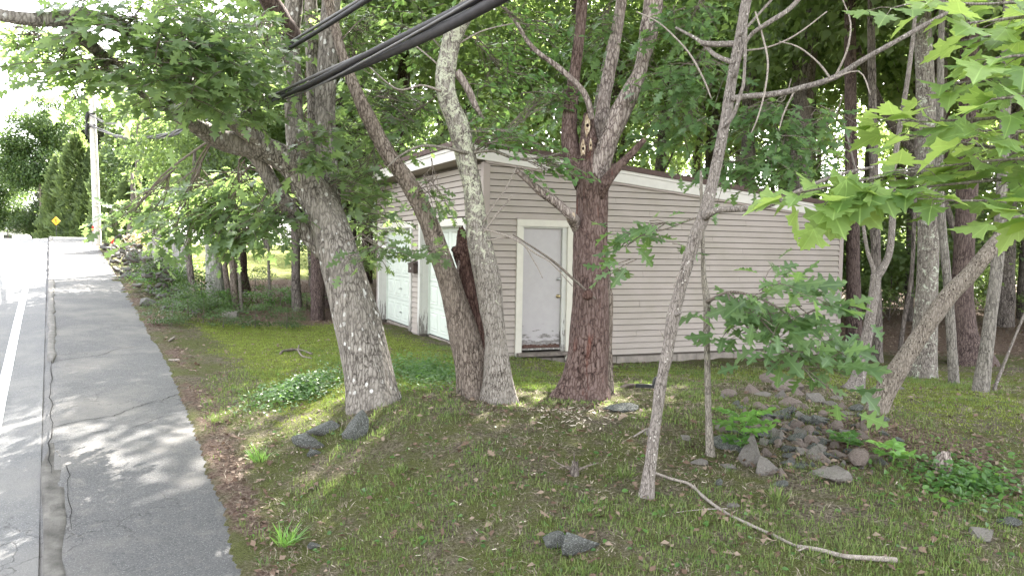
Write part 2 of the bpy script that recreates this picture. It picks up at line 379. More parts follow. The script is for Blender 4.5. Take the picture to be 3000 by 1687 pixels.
def m_paint(name, c, peel, bare, zlo=None, zhi=None, stretch=(6, 6, 0.6)):
    t = NT(name); o = t.tc.outputs["Object"]
    n = t.noise(3.2, 6, 0.75, t.mapv(o, stretch))
    sx = t.n.new("ShaderNodeSeparateXYZ"); t.l.new(o, sx.inputs[0])
    fac = n
    if zlo is not None:
        mr = t.n.new("ShaderNodeMapRange"); t.l.new(sx.outputs[2], mr.inputs[0]); mr.inputs[1].default_value = zlo; mr.inputs[2].default_value = zhi
        mr.inputs[3].default_value = 0.30; mr.inputs[4].default_value = 0.0
        fac = t.math('ADD', n, mr.outputs[0])
    k = t.ramp(fac, [(peel, 0.0), (peel + 0.03, 1.0)])
    col = t.mix(t.ramp(t.noise(9, 4, 0.6, o), [(0.35, 0.0), (0.75, 0.4)]), c, tuple(v * 0.8 for v in c))
    col = t.mix(k, col, t.ramp(t.noise(30, 3, 0.6, o), [(0.3, tuple(v * 0.5 for v in bare)), (0.7, bare)]))
    return t.done(col, 0.55, t.bump(k, 0.4, 0.004), 0.35)
M['trim_white'] = m_paint('trim_white', (0.54, 0.51, 0.45), 0.70, (0.30, 0.27, 0.22))
M['old_trim'] = m_paint('old_trim', (0.49, 0.48, 0.45), 0.66, (0.24, 0.22, 0.20), -.1, 0.7, (9, 9, 0.9))
M['fascia'] = m_paint('fascia', (0.56, 0.53, 0.50), 0.80, (0.4, 0.36, 0.3))
M['garage_white'] = m_paint('garage_white', (0.52, 0.555, 0.50), 0.85, (0.4, 0.42, 0.38))
M['entry_door'] = m_paint('entry_door', (0.385, 0.360, 0.365), 0.70, (0.24, 0.22, 0.21), 0.08, 0.62, (1.2, 1.2, 6))
M['rotten'] = m_plain('rotten', (0.10, 0.06, 0.05), 0.9, 0.5, 30, 0.1, 0.6)
M['sheath_shade'] = m_plain('sheath_shade', (0.09, 0.075, 0.065), 0.9, 0.2, 4)  # backing wall painted dark so plank gaps read as shadow lines
M['soffit'] = m_plain('soffit', (0.26, 0.22, 0.19), 0.7, 0.15, 4)
M['roof_brown'] = m_plain('roof_brown', (0.085, 0.055, 0.05), 0.75, 0.3, 12, 0.3, 0.3)
M['step_wood'] = m_plain('step_wood', (0.16, 0.135, 0.12), 0.85, 0.4, 14, 0.2, 0.5)
M['concrete'] = m_plain('concrete', (0.24, 0.21, 0.185), 0.9, 0.35, 5, 0.2, 0.5)
M['brass'] = m_plain('brass', (0.42, 0.34, 0.20), 0.3, 0.2, 20, 0.5, 0.0, 1.0)
M['steel'] = m_plain('steel', (0.45, 0.45, 0.44), 0.45, 0.2, 20, 0.5, 0.0, 0.8)
M['black'] = m_plain('black', (0.02, 0.02, 0.021), 0.5, 0.3, 20)
M['box_brown'] = m_plain('box_brown', (0.045, 0.028, 0.024), 0.5, 0.3, 20)
M['cable'] = m_plain('cable', (0.030, 0.027, 0.030), 0.65, 0.3, 14, 0.2)
M['cable_grey'] = m_plain('cable_grey', (0.10, 0.095, 0.098), 0.6, 0.25, 14, 0.25)
M['pole_wood'] = m_bark('pole_wood', (0.62, 0.58, 0.55), (0.70, 0.66, 0.62), (0.72, 0.69, 0.66), None, 0, None, 0, 1.0, None, None, 0.3)
M['sign_yellow'] = m_plain('sign_yellow', (0.85, 0.42, 0.02), 0.45, 0.08, 3)
M['red_paint'] = m_plain('red_paint', (0.62, 0.05, 0.035), 0.5, 0.15, 10)
M['stake'] = m_plain('stake', (0.34, 0.32, 0.30), 0.6, 0.2, 10)
M['fence_board'] = m_plain('fence_board', (0.26, 0.245, 0.235), 0.85, 0.3, 5, 0.2, 0.4)
M['house_white'] = m_plain('house_white', (0.72, 0.72, 0.70), 0.7, 0.06, 3)
M['house_roof'] = m_plain('house_roof', (0.17, 0.175, 0.19), 0.85, 0.2, 8)
M['glass'] = m_plain('glass', (0.03, 0.035, 0.04), 0.08, 0.1, 3, 0.5)
M['white_line'] = m_paint('white_line', (0.80, 0.80, 0.78), 0.72, (0.12, 0.12, 0.12), None, None, (3, 3, 3))

def m_asphalt(name, a, b, dusty):
    t = NT(name); o = t.tc.outputs["Object"]
    fine = t.noise(55, 5, 0.78); ag = t.voro(60, 'F1')
    big = t.noise(0.9, 5, 0.65); med = t.noise(6, 5, 0.65)
    col = t.ramp(fine, [(0.3, a), (0.7, b)])
    col = t.mix(t.ramp(ag, [(0.12, 0.6), (0.26, 0.0)]), col, tuple(k * 2.4 for k in b))
    col = t.mix(t.ramp(big, [(0.46, 0.0), (0.70, 0.75)]), col, dusty)
    col = t.mix(t.ramp(med, [(0.56, 0.0), (0.74, 0.5)]), col, dusty)
    cr = t.n.new("ShaderNodeTexVoronoi"); cr.feature = 'DISTANCE_TO_EDGE'; cr.inputs["Scale"].default_value = 0.55
    wv = t.n.new("ShaderNodeVectorMath"); wv.operation = 'ADD'; t.l.new(o, wv.inputs[0])
    nn = t.n.new("ShaderNodeTexNoise"); nn.inputs["Scale"].default_value = 3.0; nn.inputs["Detail"].default_value = 5; t.l.new(o, nn.inputs["Vector"])
    t.l.new(nn.outputs["Color"], wv.inputs[1]); t.l.new(wv.outputs[0], cr.inputs["Vector"])
    gate = t.ramp(t.noise(0.5, 2, 0.5, t.mapv(o, (1, 1, 1), (4, 9, 0))), [(0.48, 0.0), (0.6, 1.0)])
    crack = t.math('MULTIPLY', t.ramp(cr.outputs["Distance"], [(0.001, 0.6), (0.005, 0.0)]), gate)
    col = t.mix(t.math('MULTIPLY', crack, 0.8), col, (0.02, 0.019, 0.018))
    hb = t.math('SUBTRACT', fine, t.math('MULTIPLY', crack, 2.0))
    return t.done(col, 0.85, t.bump(hb, 0.8, 0.01), 0.3)
M['sidewalk'] = m_asphalt('sidewalk_asphalt', (0.038, 0.038, 0.040), (0.118, 0.116, 0.116), (0.165, 0.153, 0.140))
M['road'] = m_asphalt('road_asphalt', (0.065, 0.066, 0.069), (0.14, 0.14, 0.142), (0.165, 0.158, 0.15))
M['curb'] = m_plain('curb', (0.125, 0.118, 0.11), 0.9, 0.4, 9, 0.25, 0.8)
M['worn'] = m_plain('worn', (0.098, 0.093, 0.086), 0.95, 0.6, 5, 0.1, 0.8)
M['sand'] = m_plain('sand', (0.26, 0.225, 0.185), 0.95, 0.3, 30, 0.1, 0.5)
M['crack'] = m_plain('crack', (0.022, 0.021, 0.02), 0.95, 0.3, 30, 0.1)

# ground: colour attribute cover = (moss, litter, dirt) gives where each cover grows
t = NT('ground_cover')
at_ = t.n.new("ShaderNodeAttribute"); at_.attribute_name = "cover"
sp = t.n.new("ShaderNodeSeparateColor"); t.l.new(at_.outputs["Color"], sp.inputs[0])
n1 = t.noise(5, 6, 0.7); n2 = t.noise(34, 5, 0.72); n3 = t.noise(90, 3, 0.65); n4 = t.noise(1.7, 4, 0.6)
soil = t.ramp(n2, [(0.28, (0.035, 0.026, 0.020)), (0.44, (0.105, 0.083, 0.062)), (0.56, (0.20, 0.168, 0.128)), (0.72, (0.30, 0.262, 0.21))])
mossc = t.ramp(n3, [(0.3, (0.070, 0.082, 0.022)), (0.5, (0.155, 0.184, 0.038)), (0.72, (0.24, 0.25, 0.08))])
dmoss = t.ramp(n3, [(0.3, (0.036, 0.044, 0.013)), (0.48, (0.098, 0.114, 0.030)), (0.68, (0.18, 0.185, 0.075))])
n5 = t.noise(0.75, 3, 0.5, t.mapv(t.tc.outputs['Object'], (1, 1, 1), (3, 5, 0)))
patch = t.math('ADD', t.math('MULTIPLY', n1, 0.40), t.math('ADD', t.math('MULTIPLY', n4, 0.30), t.math('MULTIPLY', n5, 0.30)))
gm = t.ramp(patch, [(0.42, 0.0), (0.54, 0.92)])
col = t.mix(gm, soil, dmoss)
lit = t.ramp(n2, [(0.3, (0.045, 0.027, 0.021)), (0.48, (0.15, 0.10, 0.078)), (0.66, (0.28, 0.22, 0.18))])
mm = t.math('ADD', sp.outputs[0], t.math('MULTIPLY', t.math('SUBTRACT', n1, 0.5), 2.6))
col = t.mix(t.ramp(mm, [(0.38, 0.0), (0.6, 1.0)]), col, mossc)
ll = t.math('ADD', sp.outputs[1], t.math('MULTIPLY', t.math('SUBTRACT', n1, 0.5), 1.2))
col = t.mix(t.ramp(ll, [(0.40, 0.0), (0.62, 1.0)]), col, lit)
dd = t.math('ADD', sp.outputs[2], t.math('MULTIPLY', t.math('SUBTRACT', n2, 0.5), 0.9))
col = t.mix(t.ramp(dd, [(0.40, 0.0), (0.62, 0.9)]), col, t.ramp(n3, [(0.3, (0.10, 0.085, 0.07)), (0.7, (0.23, 0.20, 0.165))]))
nb = t.bump(t.math('ADD', n2, t.math('MULTIPLY', n3, 0.8)), 1.0, 0.07)
M['ground'] = t.done(col, 0.95, nb, 0.1)

# ------------------------------------------------------------------ terrain
RAZ = rad(-29.0)
UU = np.array([math.sin(RAZ), math.cos(RAZ)]); VV = np.array([math.cos(RAZ), -math.sin(RAZ)])
SU = np.array([-60, -10, 0, 4, 6.5, 7.7, 9, 11.5, 14, 17.7, 21.6, 26.7, 29.5, 34, 40, 46, 55, 70, 100, 300.])
SZ = np.array([-4.0, -1.9, -1.2, -.85, -.60, -.45, -.29, -.08, .06, .31, .50, .78, .98, 1.30, 1.60, 1.74, 1.66, .6, -3.0, -8.])
WU = np.array([-20, 4, 6.5, 7.7, 9, 11.5, 14, 17, 300.]); WW = np.array([1.05, 1.10, 1.20, 1.25, 1.31, 1.40, 1.47, 1.46, 1.46])
def prof(u): return np.interp(u, SU, SZ)
def wid(u): return np.interp(u, WU, WW)
def uv(x, y): return x * UU[0] + y * UU[1], x * VV[0] + y * VV[1]
def xy(u, v): return u * UU[0] + v * VV[0], u * UU[1] + v * VV[1]
def lawn(x, y):
    z = np.interp(y, [-30, 2, 4.5, 6.5, 8.4, 9.6, 11, 12.2, 13.2, 16, 18, 30, 60, 300], [-1.2, -.60, -.36, -.14, .10, .11, -.02, -.14, -.21, -.23, -.17, -.3, -.6, -2.])
    z = z - 0.25 * sstep(2.6, 5.5, x) * sstep(9.5, 5.0, y)
    z = z - 0.55 * sstep(3.2, 6.5, x) * sstep(5.5, 3.4, y)
    z = z - .07 * sstep(-1.0, .0, x) * np.exp(-((y - 9.3) / 1.2) ** 2)
    z = z + 0.07 * np.exp(-(((x - 3.0) / 1.5) ** 2 + ((y - 8.2) / 1.3) ** 2))
    return z
def ground(x, y, detail=True):
    x = np.asarray(x, float); y = np.asarray(y, float)
    u, v = uv(x, y); S = prof(u); w = wid(u)
    G = lawn(x, y)
    drive = sstep(9.5, 11.5, u) * sstep(19.5, 17.5, u) * sstep(8.5, 6.0, v)
    G = G * (1 - drive) + (-0.02 + 0.02 * (6 - v)) * drive
    back = sstep(17.5, 24.0, u) * sstep(24.0, 9.0, v)
    G = G * (1 - back) + S * 0.78 * back
    b = sstep(w + 0.1, w + 2.3, v)
    z = (S + 0.02) * (1 - b) + G * b
    n = 0.035 * fbm2(x, y, 1.1, 3) + (0.034 * fbm2(x, y, 5.0, 9) if detail else 0)
    inside = sstep(w + 0.02, w + 0.5, v)
    z = z + n * (0.35 + 0.65 * inside) * sstep(250, 60, np.hypot(x, y))
    edge = w + 0.06 * fbm2(x, y, 2.2, 21) + 0.03 * fbm2(x, y, 9, 5)
    z = z - 0.22 * sstep(edge + 0.0, edge - 0.16, v)
    z = np.where(v < -8.3, S + 0.1 + 0.05 * n, z)
    return z
def gz(x, y): return float(ground(np.array([x]), np.array([y]))[0])
TS = 1.5 * (90 / 1.5) ** np.linspace(0, 1, 420)
def on_ground_many(px, py):
    "world points where the sight lines of photo pixels meet the ground"
    px = np.atleast_1d(np.asarray(px, float)); py = np.atleast_1d(np.asarray(py, float))
    d = FW + RT * ((px - 1288.0) / F2)[:, None] - UPV * ((py - 724.4) / F2)[:, None]
    q = CAM + d[:, None] * TS[None, :, None]
    gap = q[..., 2] - ground(q[..., 0], q[..., 1])
    k = np.argmax(gap <= 0, 1); k = np.where(gap.min(1) > 0, len(TS) - 1, np.maximum(k, 1)); i = np.arange(len(px))
    g0, g1 = gap[i, k - 1], gap[i, k]; f = np.clip(g0 / (g0 - g1 + 1e-9), 0, 1)
    t = TS[k - 1] * (1 - f) + TS[k] * f
    return CAM + d * t[:, None]
def on_ground(px, py): return on_ground_many(px, py)[0]

def axis(lo, hi, a, b, step, far0, far1):
    mid = np.arange(a, b + 1e-6, step)
    def grow(n0, end, s):
        out = []; x = n0; st = step
        while (x < end) if s > 0 else (x > end):
            st *= 1.09; x += s * st; out.append(x)
        return np.array(out)
    return np.concatenate([grow(a, far0, -1)[::-1], mid, grow(b, far1, 1)])
gx = axis(0, 0, -7.5, 7.0, 0.065, -500, 500); gy = axis(0, 0, 2.6, 14.5, 0.065, -250, 700)
X, Y = np.meshgrid(gx, gy)
Z = ground(X, Y)
far = np.hypot(X, Y)
nx, ny = len(gx), len(gy)
idx = np.arange(nx * ny).reshape(ny, nx)
q = np.stack([idx[:-1, :-1], idx[:-1, 1:], idx[1:, 1:], idx[1:, :-1]], -1).reshape(-1, 4)
tri = np.concatenate([q[:, [0, 1, 2]], q[:, [0, 2, 3]]])
gm_ = np_mesh("ground", np.stack([X, Y, Z], -1).reshape(-1, 3), tri, True)
def cover(x, y):
    u, v = uv(x, y); w = wid(u)
    moss = sstep(8.2, 9.6, u) * sstep(17.8, 16.6, u) * sstep(w + 0.5, w + 1.3, v + 0.3 * fbm2(x, y, 1.5, 31)) * sstep(6.2, 5.2, v)
    moss = np.maximum(moss, 0.62 * sstep(11.0, 12.4, y) * sstep(14.2, 13.2, y) * sstep(-0.3, 0.6, x) * sstep(12, 8, x))
    moss = np.maximum(moss, 0.55 * sstep(3.6, 4.6, x) * sstep(7.0, 9.5, y) * sstep(14, 12, y))
    moss = np.maximum(moss, 0.9 * sstep(25.0, 27.0, u) * sstep(3.0, 4.5, v))
    lit = np.exp(-(((x - 3.4) / 1.5) ** 2 + ((y - 7.6) / 0.9) ** 2)) * 0.85
    lit = np.maximum(lit, 1.0 * sstep(16.8, 17.8, u) * sstep(w + .4, w + 1.2, v) * sstep(27, 24, u) * sstep(15, 12, v))
    lit = np.maximum(lit, 0.8 * sstep(14.5, 17.5, y) * sstep(-2, 2, x))
    lit = np.maximum(lit, 0.72 * np.exp(-((v - w - 0.16) / 0.30) ** 2) * (.5 + .5 * sstep(-.4, .3, fbm2(x, y, 1.6, 61))))
    lit = np.maximum(lit, 0.50 * np.exp(-(((x - 0.2) / 1.5) ** 2 + ((y - 8.6) / 0.7) ** 2)))
    lit = np.maximum(lit, 0.6 * np.exp(-(((x - 4.0) / 1.2) ** 2 + ((y - 6.9) / 0.6) ** 2)))
    dirt = 0.34 * np.exp(-((v - w + 0.0) / 0.30) ** 2) + 0.4 * sstep(15.2, 16.4, u) * sstep(18.2, 17.2, u) * sstep(w, w + 1, v) * sstep(6.5, 5, v)
    return np.clip(moss, 0, 1), np.clip(lit, 0, 1), np.clip(dirt, 0, 1)
mo, li, di = cover(X, Y)
ca = gm_.color_attributes.new("cover", 'FLOAT_COLOR', 'POINT')
ca.data.foreach_set("color", np.stack([mo, li, di, np.ones_like(mo)], -1).astype(np.float32).ravel())
ground_o = link("ground", gm_, M['ground']); ground_o["kind"] = "structure"

def strip(name, u0, u1, du, vs_, zoff, mat, smooth=True, wob=None):
    us = np.arange(u0, u1, du); vv = vs_(us)
    k = vv.shape[1]
    x, y = xy(us[:, None], vv); z = prof(us)[:, None] + zoff(us, vv)
    n = len(us); id_ = np.arange(n * k).reshape(n, k)
    qq = np.stack([id_[:-1, :-1], id_[:-1, 1:], id_[1:, 1:], id_[1:, :-1]], -1).reshape(-1, 4)
    o = link(name, np_mesh(name, np.stack([x, y, z], -1).reshape(-1, 3), np.concatenate([qq[:, [0, 1, 2]], qq[:, [0, 2, 3]]]), smooth), mat)
    o["kind"] = "structure"; return o
def sw_v(us):
    left = -0.10 + 0.02 * fbm2(us, us * 0 + 3, 1.3, 4)
    return np.stack([left + (wid(us) + 0.12 - left) * t_ for t_ in np.linspace(0, 1, 14)], -1)
def sw_z(us, vv): return -0.075 * sstep(.03, -.08, vv) + 0.012 * fbm2(us[:, None] + vv * 0, vv, 0.9, 12) + 0.006 * fbm2(us[:, None] + vv * 0, vv, 5, 2)
strip("sidewalk", 1.0, 130, 0.12, sw_v, sw_z, M['sidewalk'])
strip("road", -6.0, 220, 0.4, lambda us: np.repeat(np.linspace(-8.2, -0.10, 20)[None], len(us), 0), lambda us, vv: -0.11 + 0.01 * fbm2(us[:, None] + vv * 0, vv, 0.6, 14) + 0.05 * sstep(-0.35, -0.1, vv), M['road'])
ln = strip("road_edge_line", -6.0, 130, 0.3, lambda us: np.repeat(np.array([[-0.60, -0.48]]), len(us), 0), lambda us, vv: -0.10 + 0.01 * fbm2(us[:, None] + vv * 0, vv, 0.6, 14) + 0.002, M['white_line'])
ln2 = strip("road_centre_line", -6.0, 130, 0.3, lambda us: np.repeat(np.array([[-4.1, -4.0]]), len(us), 0), lambda us, vv: -0.10 + 0.01 * fbm2(us[:, None] + vv * 0, vv, 0.6, 14) + 0.002, M['sign_yellow'])

# asphalt berm curb, broken near the camera
def curb_piece(u0, u1, h, w, seed):
    b = MB(); us = np.arange(u0, u1 + 0.01, 0.15)
    prof_v = np.array([[-w * .6, -0.16], [-w * .5, h * .55], [-w * .2, h], [w * .25, h], [w * .5, h * .45], [w * .6, -0.05]])
    V = []
    for i, u_ in enumerate(us):
        tp = min(1.0, (i + 1) * .22, (len(us) - i) * .22) * (.75 + .35 * vnoise(np.array([[u_ * 2.2, seed, .5]]))[0])
        for (v_, z_) in prof_v * [tp, 1]:
            jit = 0.02 * vnoise(np.array([[u_ * 3.1, v_ * 9, seed]]))[0]
            x, y = xy(u_, v_ + jit); V.append((x, y, prof(u_) + z_ + jit * .6))
    k = len(prof_v); F = []
    for i in range(len(us) - 1):
        for j in range(k - 1): F.append((i * k + j, i * k + j + 1, (i + 1) * k + j + 1, (i + 1) * k + j))
    F.append(tuple(range(k))[::-1]); F.append(tuple(range((len(us) - 1) * k, len(us) * k)))
    b.add(V, F); return b
cu = curb_piece(13.2, 60, 0.028, 0.15, 1).build("curb", M['curb'], None, True); cu["kind"] = "structure"
cu = curb_piece(1.5, 9.3, 0.002, 0.17, 2).build("curb", M['worn'], None, True); cu["kind"] = "structure"
# cracks opened across the asphalt
def crack(pts, wd):
    b = MB(); pts = np.array(pts, float)
    q = [];
    for i in range(len(pts) - 1):
        for j in range(8): q.append(pts[i] + (pts[i + 1] - pts[i]) * j / 8)
    q.append(pts[-1]); q = np.array(q)
    q += 0.025 * np.stack([vnoise(np.stack([np.arange(len(q)) * .7, q[:, 0] * 0, q[:, 0] * 0 + s], -1)) for s in (0, 5)], -1)
    V = []
    for i, p in enumerate(q):
        w2 = wd * (0.35 + 0.65 * abs(math.sin(i * 0.37 + 1))) * (0.3 if i in (0, len(q) - 1) else 1)
        t2 = q[min(i + 1, len(q) - 1)] - q[max(i - 1, 0)]; t2 = t2 / (np.linalg.norm(t2) + 1e-9); nn = np.array([-t2[1], t2[0]])
        for s in (-1, 1):
            pu, pv = p + s * nn * w2
            x, y = xy(pu, pv); z = prof(pu) + 0.012 * fbm2(np.array([pu]), np.array([pv]), 0.9, 12)[0] + 0.006 * fbm2(np.array([pu]), np.array([pv]), 5, 2)[0] + 0.006
            V.append((x, y, z))
    b.add(V, [(2 * i, 2 * i + 1, 2 * i + 3, 2 * i + 2) for i in range(len(q) - 1)])
    o = b.build("sidewalk_crack", M['crack']); o["kind"] = "structure"
crack([(9.8, 0.02), (10.0, 0.35), (10.05, 0.6), (10.35, 0.8), (10.6, 1.15), (10.85, 1.35)], 0.006)
crack([(9.5, 0.35), (9.55, 0.75), (9.9, 1.1)], 0.004)
crack([(8.6, 0.13), (7.8, 0.12), (7.2, 0.13)], 0.004)
crack([(14.0, 0.02), (12.6, 0.0), (11.2, -0.01), (9.8, -0.02), (8.4, -0.02)], 0.007)
crack([(13.3, 0.05), (13.5, 0.6), (14.0, 0.9), (14.2, 1.3)], 0.006)

# ------------------------------------------------------------------ leaves
def leaf_template(half, fan=None, fold=0.18, droop=0.25, cup=0.0):
    half = np.array(half, float)
    def zz(x, y): return fold * np.abs(y) - droop * x * x * 0.6 - cup * y * y * 2
    if fan is not None:
        o = np.concatenate([half, (half * [1, -1])[1:-1][::-1]])
        v = np.concatenate([[[fan, 0]], o]); n = len(o)
        tr = np.array([[0, 1 + (i + 1) % n, 1 + i] for i in range(n)])
        v = np.column_stack([v, zz(v[:, 0], v[:, 1])])
    else:
        n = len(half); mid = np.column_stack([half[:, 0], half[:, 0] * 0])
        v2 = np.concatenate([mid, half, half * [1, -1]]); tr = []
        for i in range(n - 1):
            a, b = i, i + 1
            for off, fl in ((n, 0), (2 * n, 1)):
                for tt in ((a, b, off + b), (a, off + b, off + a)):
                    p = v2[list(tt)]
                    if abs((p[1][0] - p[0][0]) * (p[2][1] - p[0][1]) - (p[1][1] - p[0][1]) * (p[2][0] - p[0][0])) > 1e-6: tr.append(tt if not fl else tt[::-1])
        tr = np.array(tr); v = np.column_stack([v2, zz(v2[:, 0], v2[:, 1])])
    return v, tr
MAPLE_H = [(0, 0), (-.1, .12), (-.13, .36), (.03, .30), (.1, .27), (.2, .44), (.27, .68), (.36, .52), (.5, .5), (.45, .24), (.62, .32), (.66, .2), (.8, .22), (.82, .1), (1, 0)]
MAPLE_L = [(0, 0), (-.13, .36), (.1, .27), (.27, .66), (.48, .48), (.45, .24), (.66, .28), (1, 0)]
OAK_H = [(0, 0), (.1, .03), (.17, .18), (.25, .07), (.33, .11), (.42, .34), (.5, .29), (.52, .09), (.61, .13), (.70, .30), (.75, .22), (.78, .08), (.87, .12), (1, 0)]
OAK_L = [(0, 0), (.17, .18), (.26, .07), (.43, .35), (.52, .10), (.70, .30), (.78, .09), (1, 0)]
OVAL = [(0, 0), (.18, .2), (.45, .31), (.72, .22), (1, 0)]
BLADE = [(0, 0), (.3, .16), (.7, .12), (1, 0)]
TPL = {'maple': leaf_template(MAPLE_H, .3, .2, .3), 'maple_low': leaf_template(MAPLE_L, .3, .2, .3),
       'oak': leaf_template(OAK_H, None, .22, .28), 'oak_low': leaf_template(OAK_L, None, .22, .28),
       'oval': leaf_template(OVAL, None, .25, .3), 'far': leaf_template([(0, 0), (.15, .3), (.45, .42), (.6, .2), (1, 0)], .35, .2, .3), 'diamond': leaf_template([(0, 0), (.45, .33), (1, 0)], None, .2, .25),
       'blade': leaf_template(BLADE, None, .3, .4), 'reed': leaf_template([(0, 0), (.4, .03), (.75, .02), (1, 0)], None, .3, .8), 'dead': leaf_template(OAK_L, None, .5, -.3)}
def frames(dirs, nrm):
    x = dirs / (np.linalg.norm(dirs, axis=1)[:, None] + 1e-9)
    n = nrm - x * np.sum(nrm * x, 1)[:, None]; n /= np.linalg.norm(n, axis=1)[:, None] + 1e-9
    y = np.cross(n, x)
    return np.stack([x, y, n], -1)      # columns
def leaf_soup(tpl, pos, dirs, nrm, size, name, origin=(0, 0, 0)):
    v, tr = TPL[tpl] if isinstance(tpl, str) else tpl
    R = frames(dirs, nrm)
    curl = rng.uniform(0.4, 1.7, len(pos))
    V = v[None] * np.stack([size, size * rng.uniform(.85, 1.15, len(pos)), size * curl], -1)[:, None]
    V = np.einsum('nij,nkj->nki', R, V) + pos[:, None] - np.asarray(origin)
    T = tr[None] + (np.arange(len(pos)) * len(v))[:, None, None]
    return np_mesh(name, V.reshape(-1, 3), T.reshape(-1, 3))
def tpl_mesh(tpl, name, curl=1.0, bend=0.0):
    v, tr = TPL[tpl]; v = v.copy(); v[:, 2] = v[:, 2] * curl + bend * v[:, 1]
    me = np_mesh(name, v, tr); return me
LEAFMESH = {}
def leaf_meshes(tpl, mat):
    k = (tpl, mat.name)
    if k not in LEAFMESH:
        LEAFMESH[k] = [tpl_mesh(tpl, "leaf", c, b_) for c, b_ in ((0.6, .1), (1.1, -.25), (1.9, .2), (0.2, .35), (-.8, -.1))]
        for m_ in LEAFMESH[k]: m_.materials.append(mat)
    return LEAFMESH[k]

def sprays(base, dirs, length, k, size, flat=0.35, droop=0.22, cam_tilt=0.0):
    "k leaves on each short twig: arrays of positions, directions, normals, sizes and the twig end points"
    S = len(base)
    d = dirs / (np.linalg.norm(dirs, axis=1)[:, None] + 1e-9)
    up = np.array([0, 0, 1.0])
    side = np.cross(d, up); side /= np.linalg.norm(side, axis=1)[:, None] + 1e-9
    out = [[], [], [], []]
    for j in range(k):
        tt = (j + 0.8) / k * np.ones(S) + rng.uniform(-.05, .05, S)
        p = base + d * (length * tt)[:, None] - up * (droop * length * tt ** 2)[:, None]
        sgn = 1 if j % 2 else -1
        a = (1 - (j + 1) / (k + .5)) * 0.9 + 0.25
        ld = d * math.cos(a) + side * sgn * math.sin(a) + rng.normal(0, .28, (S, 3)); ld[:, 2] -= 0.22
        nr = up + rng.normal(0, flat, (S, 3)); nr[:, 1] -= cam_tilt
        out[0].append(p + ld * (size * 0.30)); out[1].append(ld); out[2].append(nr); out[3].append(size * rng.uniform(.62, 1.22, S))
    tip = base + d * length[:, None] - up * (droop * length)[:, None]
    return [np.concatenate(o) for o in out] + [np.stack([base, base + d * (length * .5)[:, None] - up * (droop * length * .25)[:, None], tip], 1)]

class Foliage:
    "all leaves and twigs of one plant"
    def __init__(s): s.p = []; s.d = []; s.n = []; s.s = []; s.tw = []; s.br = []
    def spray(s, base, dirs, length, k, size, **kw):
        p, d, n, z, tw = sprays(base, dirs, length, k, size, **kw)
        s.p.append(p); s.d.append(d); s.n.append(n); s.s.append(z); s.tw.append(tw)
    def mass(s, px, py, dep, rx, ry, n, size=.15, k=7, ln=.5, frm=None, rd=None, cam_tilt=0.15, flat=.35, br=0.012, hollow=0.0):
        c = P(px, py, dep); sx, sy = rx * dep / F2, ry * dep / F2
        sd = rd if rd is not None else (sx + sy) * .5
        g = rng.normal(0, 1, (n, 3)); g /= np.linalg.norm(g, axis=1)[:, None]
        g *= (rng.uniform(hollow, 1, n) ** (1 / 2.4))[:, None]
        base = c + RT * (g[:, :1] * sx) + np.array([0, 0, 1.0]) * (g[:, 1:2] * sy) + np.array([0, 1.0, 0]) * (g[:, 2:] * sd)
        o = P(*frm) if frm is not None else c
        away = base - o; away[:, 2] *= 0.35
        away /= np.linalg.norm(away, axis=1)[:, None] + 1e-6
        dr = away * 0.8 + rng.normal(0, .55, (n, 3)) * [1, 1, .3]
        s.spray(base - dr * (ln * .3), dr, ln * rng.uniform(.6, 1.25, n), k, size, flat=flat, cam_tilt=cam_tilt)
        if frm is not None and br > 0:
            m = (o + c) / 2 + rng.normal(0, .08, 3) + [0, 0, .08]
            s.br.append((np.array([o, m, c]), np.array([br, br * .75, br * .45])))
            for b_ in base[:: max(1, n // 14)]:
                t0 = rng.uniform(.35, .95); q0 = o * (1 - t0) ** 2 + 2 * m * t0 * (1 - t0) + c * t0 ** 2
                s.br.append((np.array([q0, (q0 + b_) / 2 + rng.normal(0, .05, 3), b_]), np.array([br * .5, br * .35, br * .2])))
    def finish(s, parent, mat, tpl, tpl_low, nparts=300, twigmat=None, partmat=None):
        org = np.array(parent.location)
        p = np.concatenate(s.p); d = np.concatenate(s.d); n = np.concatenate(s.n); z = np.concatenate(s.s)
        keep = np.linalg.norm(p - CAM, axis=1) > 1.2
        p, d, n, z = p[keep], d[keep], n[keep], z[keep]
        sx, sy, dz = screen(p)
        vis = (sx > -20) & (sx < 2596) & (sy > -20) & (sy < 1469) & (dz > .3)
        score = np.where(vis, z / np.maximum(dz, .3), 0)
        order = np.argsort(-score); sel = order[:nparts]; sel = sel[score[sel] > 0]
        rest = np.setdiff1d(np.arange(len(p)), sel)
        ms = leaf_meshes(tpl, partmat or mat); R = frames(d, n)
        for i in sel:
            o = bpy.data.objects.new("leaf", ms[int(rng.integers(len(ms)))]); COL.objects.link(o); o.parent = parent
            q_ = p[i] - org; r_ = R[i] * z[i]
            o.matrix_basis = Matrix(((r_[0, 0], r_[0, 1], r_[0, 2], q_[0]), (r_[1, 0], r_[1, 1], r_[1, 2], q_[1]), (r_[2, 0], r_[2, 1], r_[2, 2], q_[2]), (0, 0, 0, 1)))
        if len(rest):
            o = link("crown", leaf_soup(tpl_low, p[rest], d[rest], n[rest], z[rest], "crown", org), mat, parent); o["kind"] = "stuff"
        b = MB()
        for tw in s.tw:
            for a in tw: b.tube(a, [.006, .0045, .0025], 3, 1.0, cap=False)
        for pts, rr in s.br: b.tube(pts, rr, 5, 0.25, lump=.2, cap=False)
        if b.n:
            o = b.build("twigs", twigmat or M['twig'], parent); o["kind"] = "stuff"

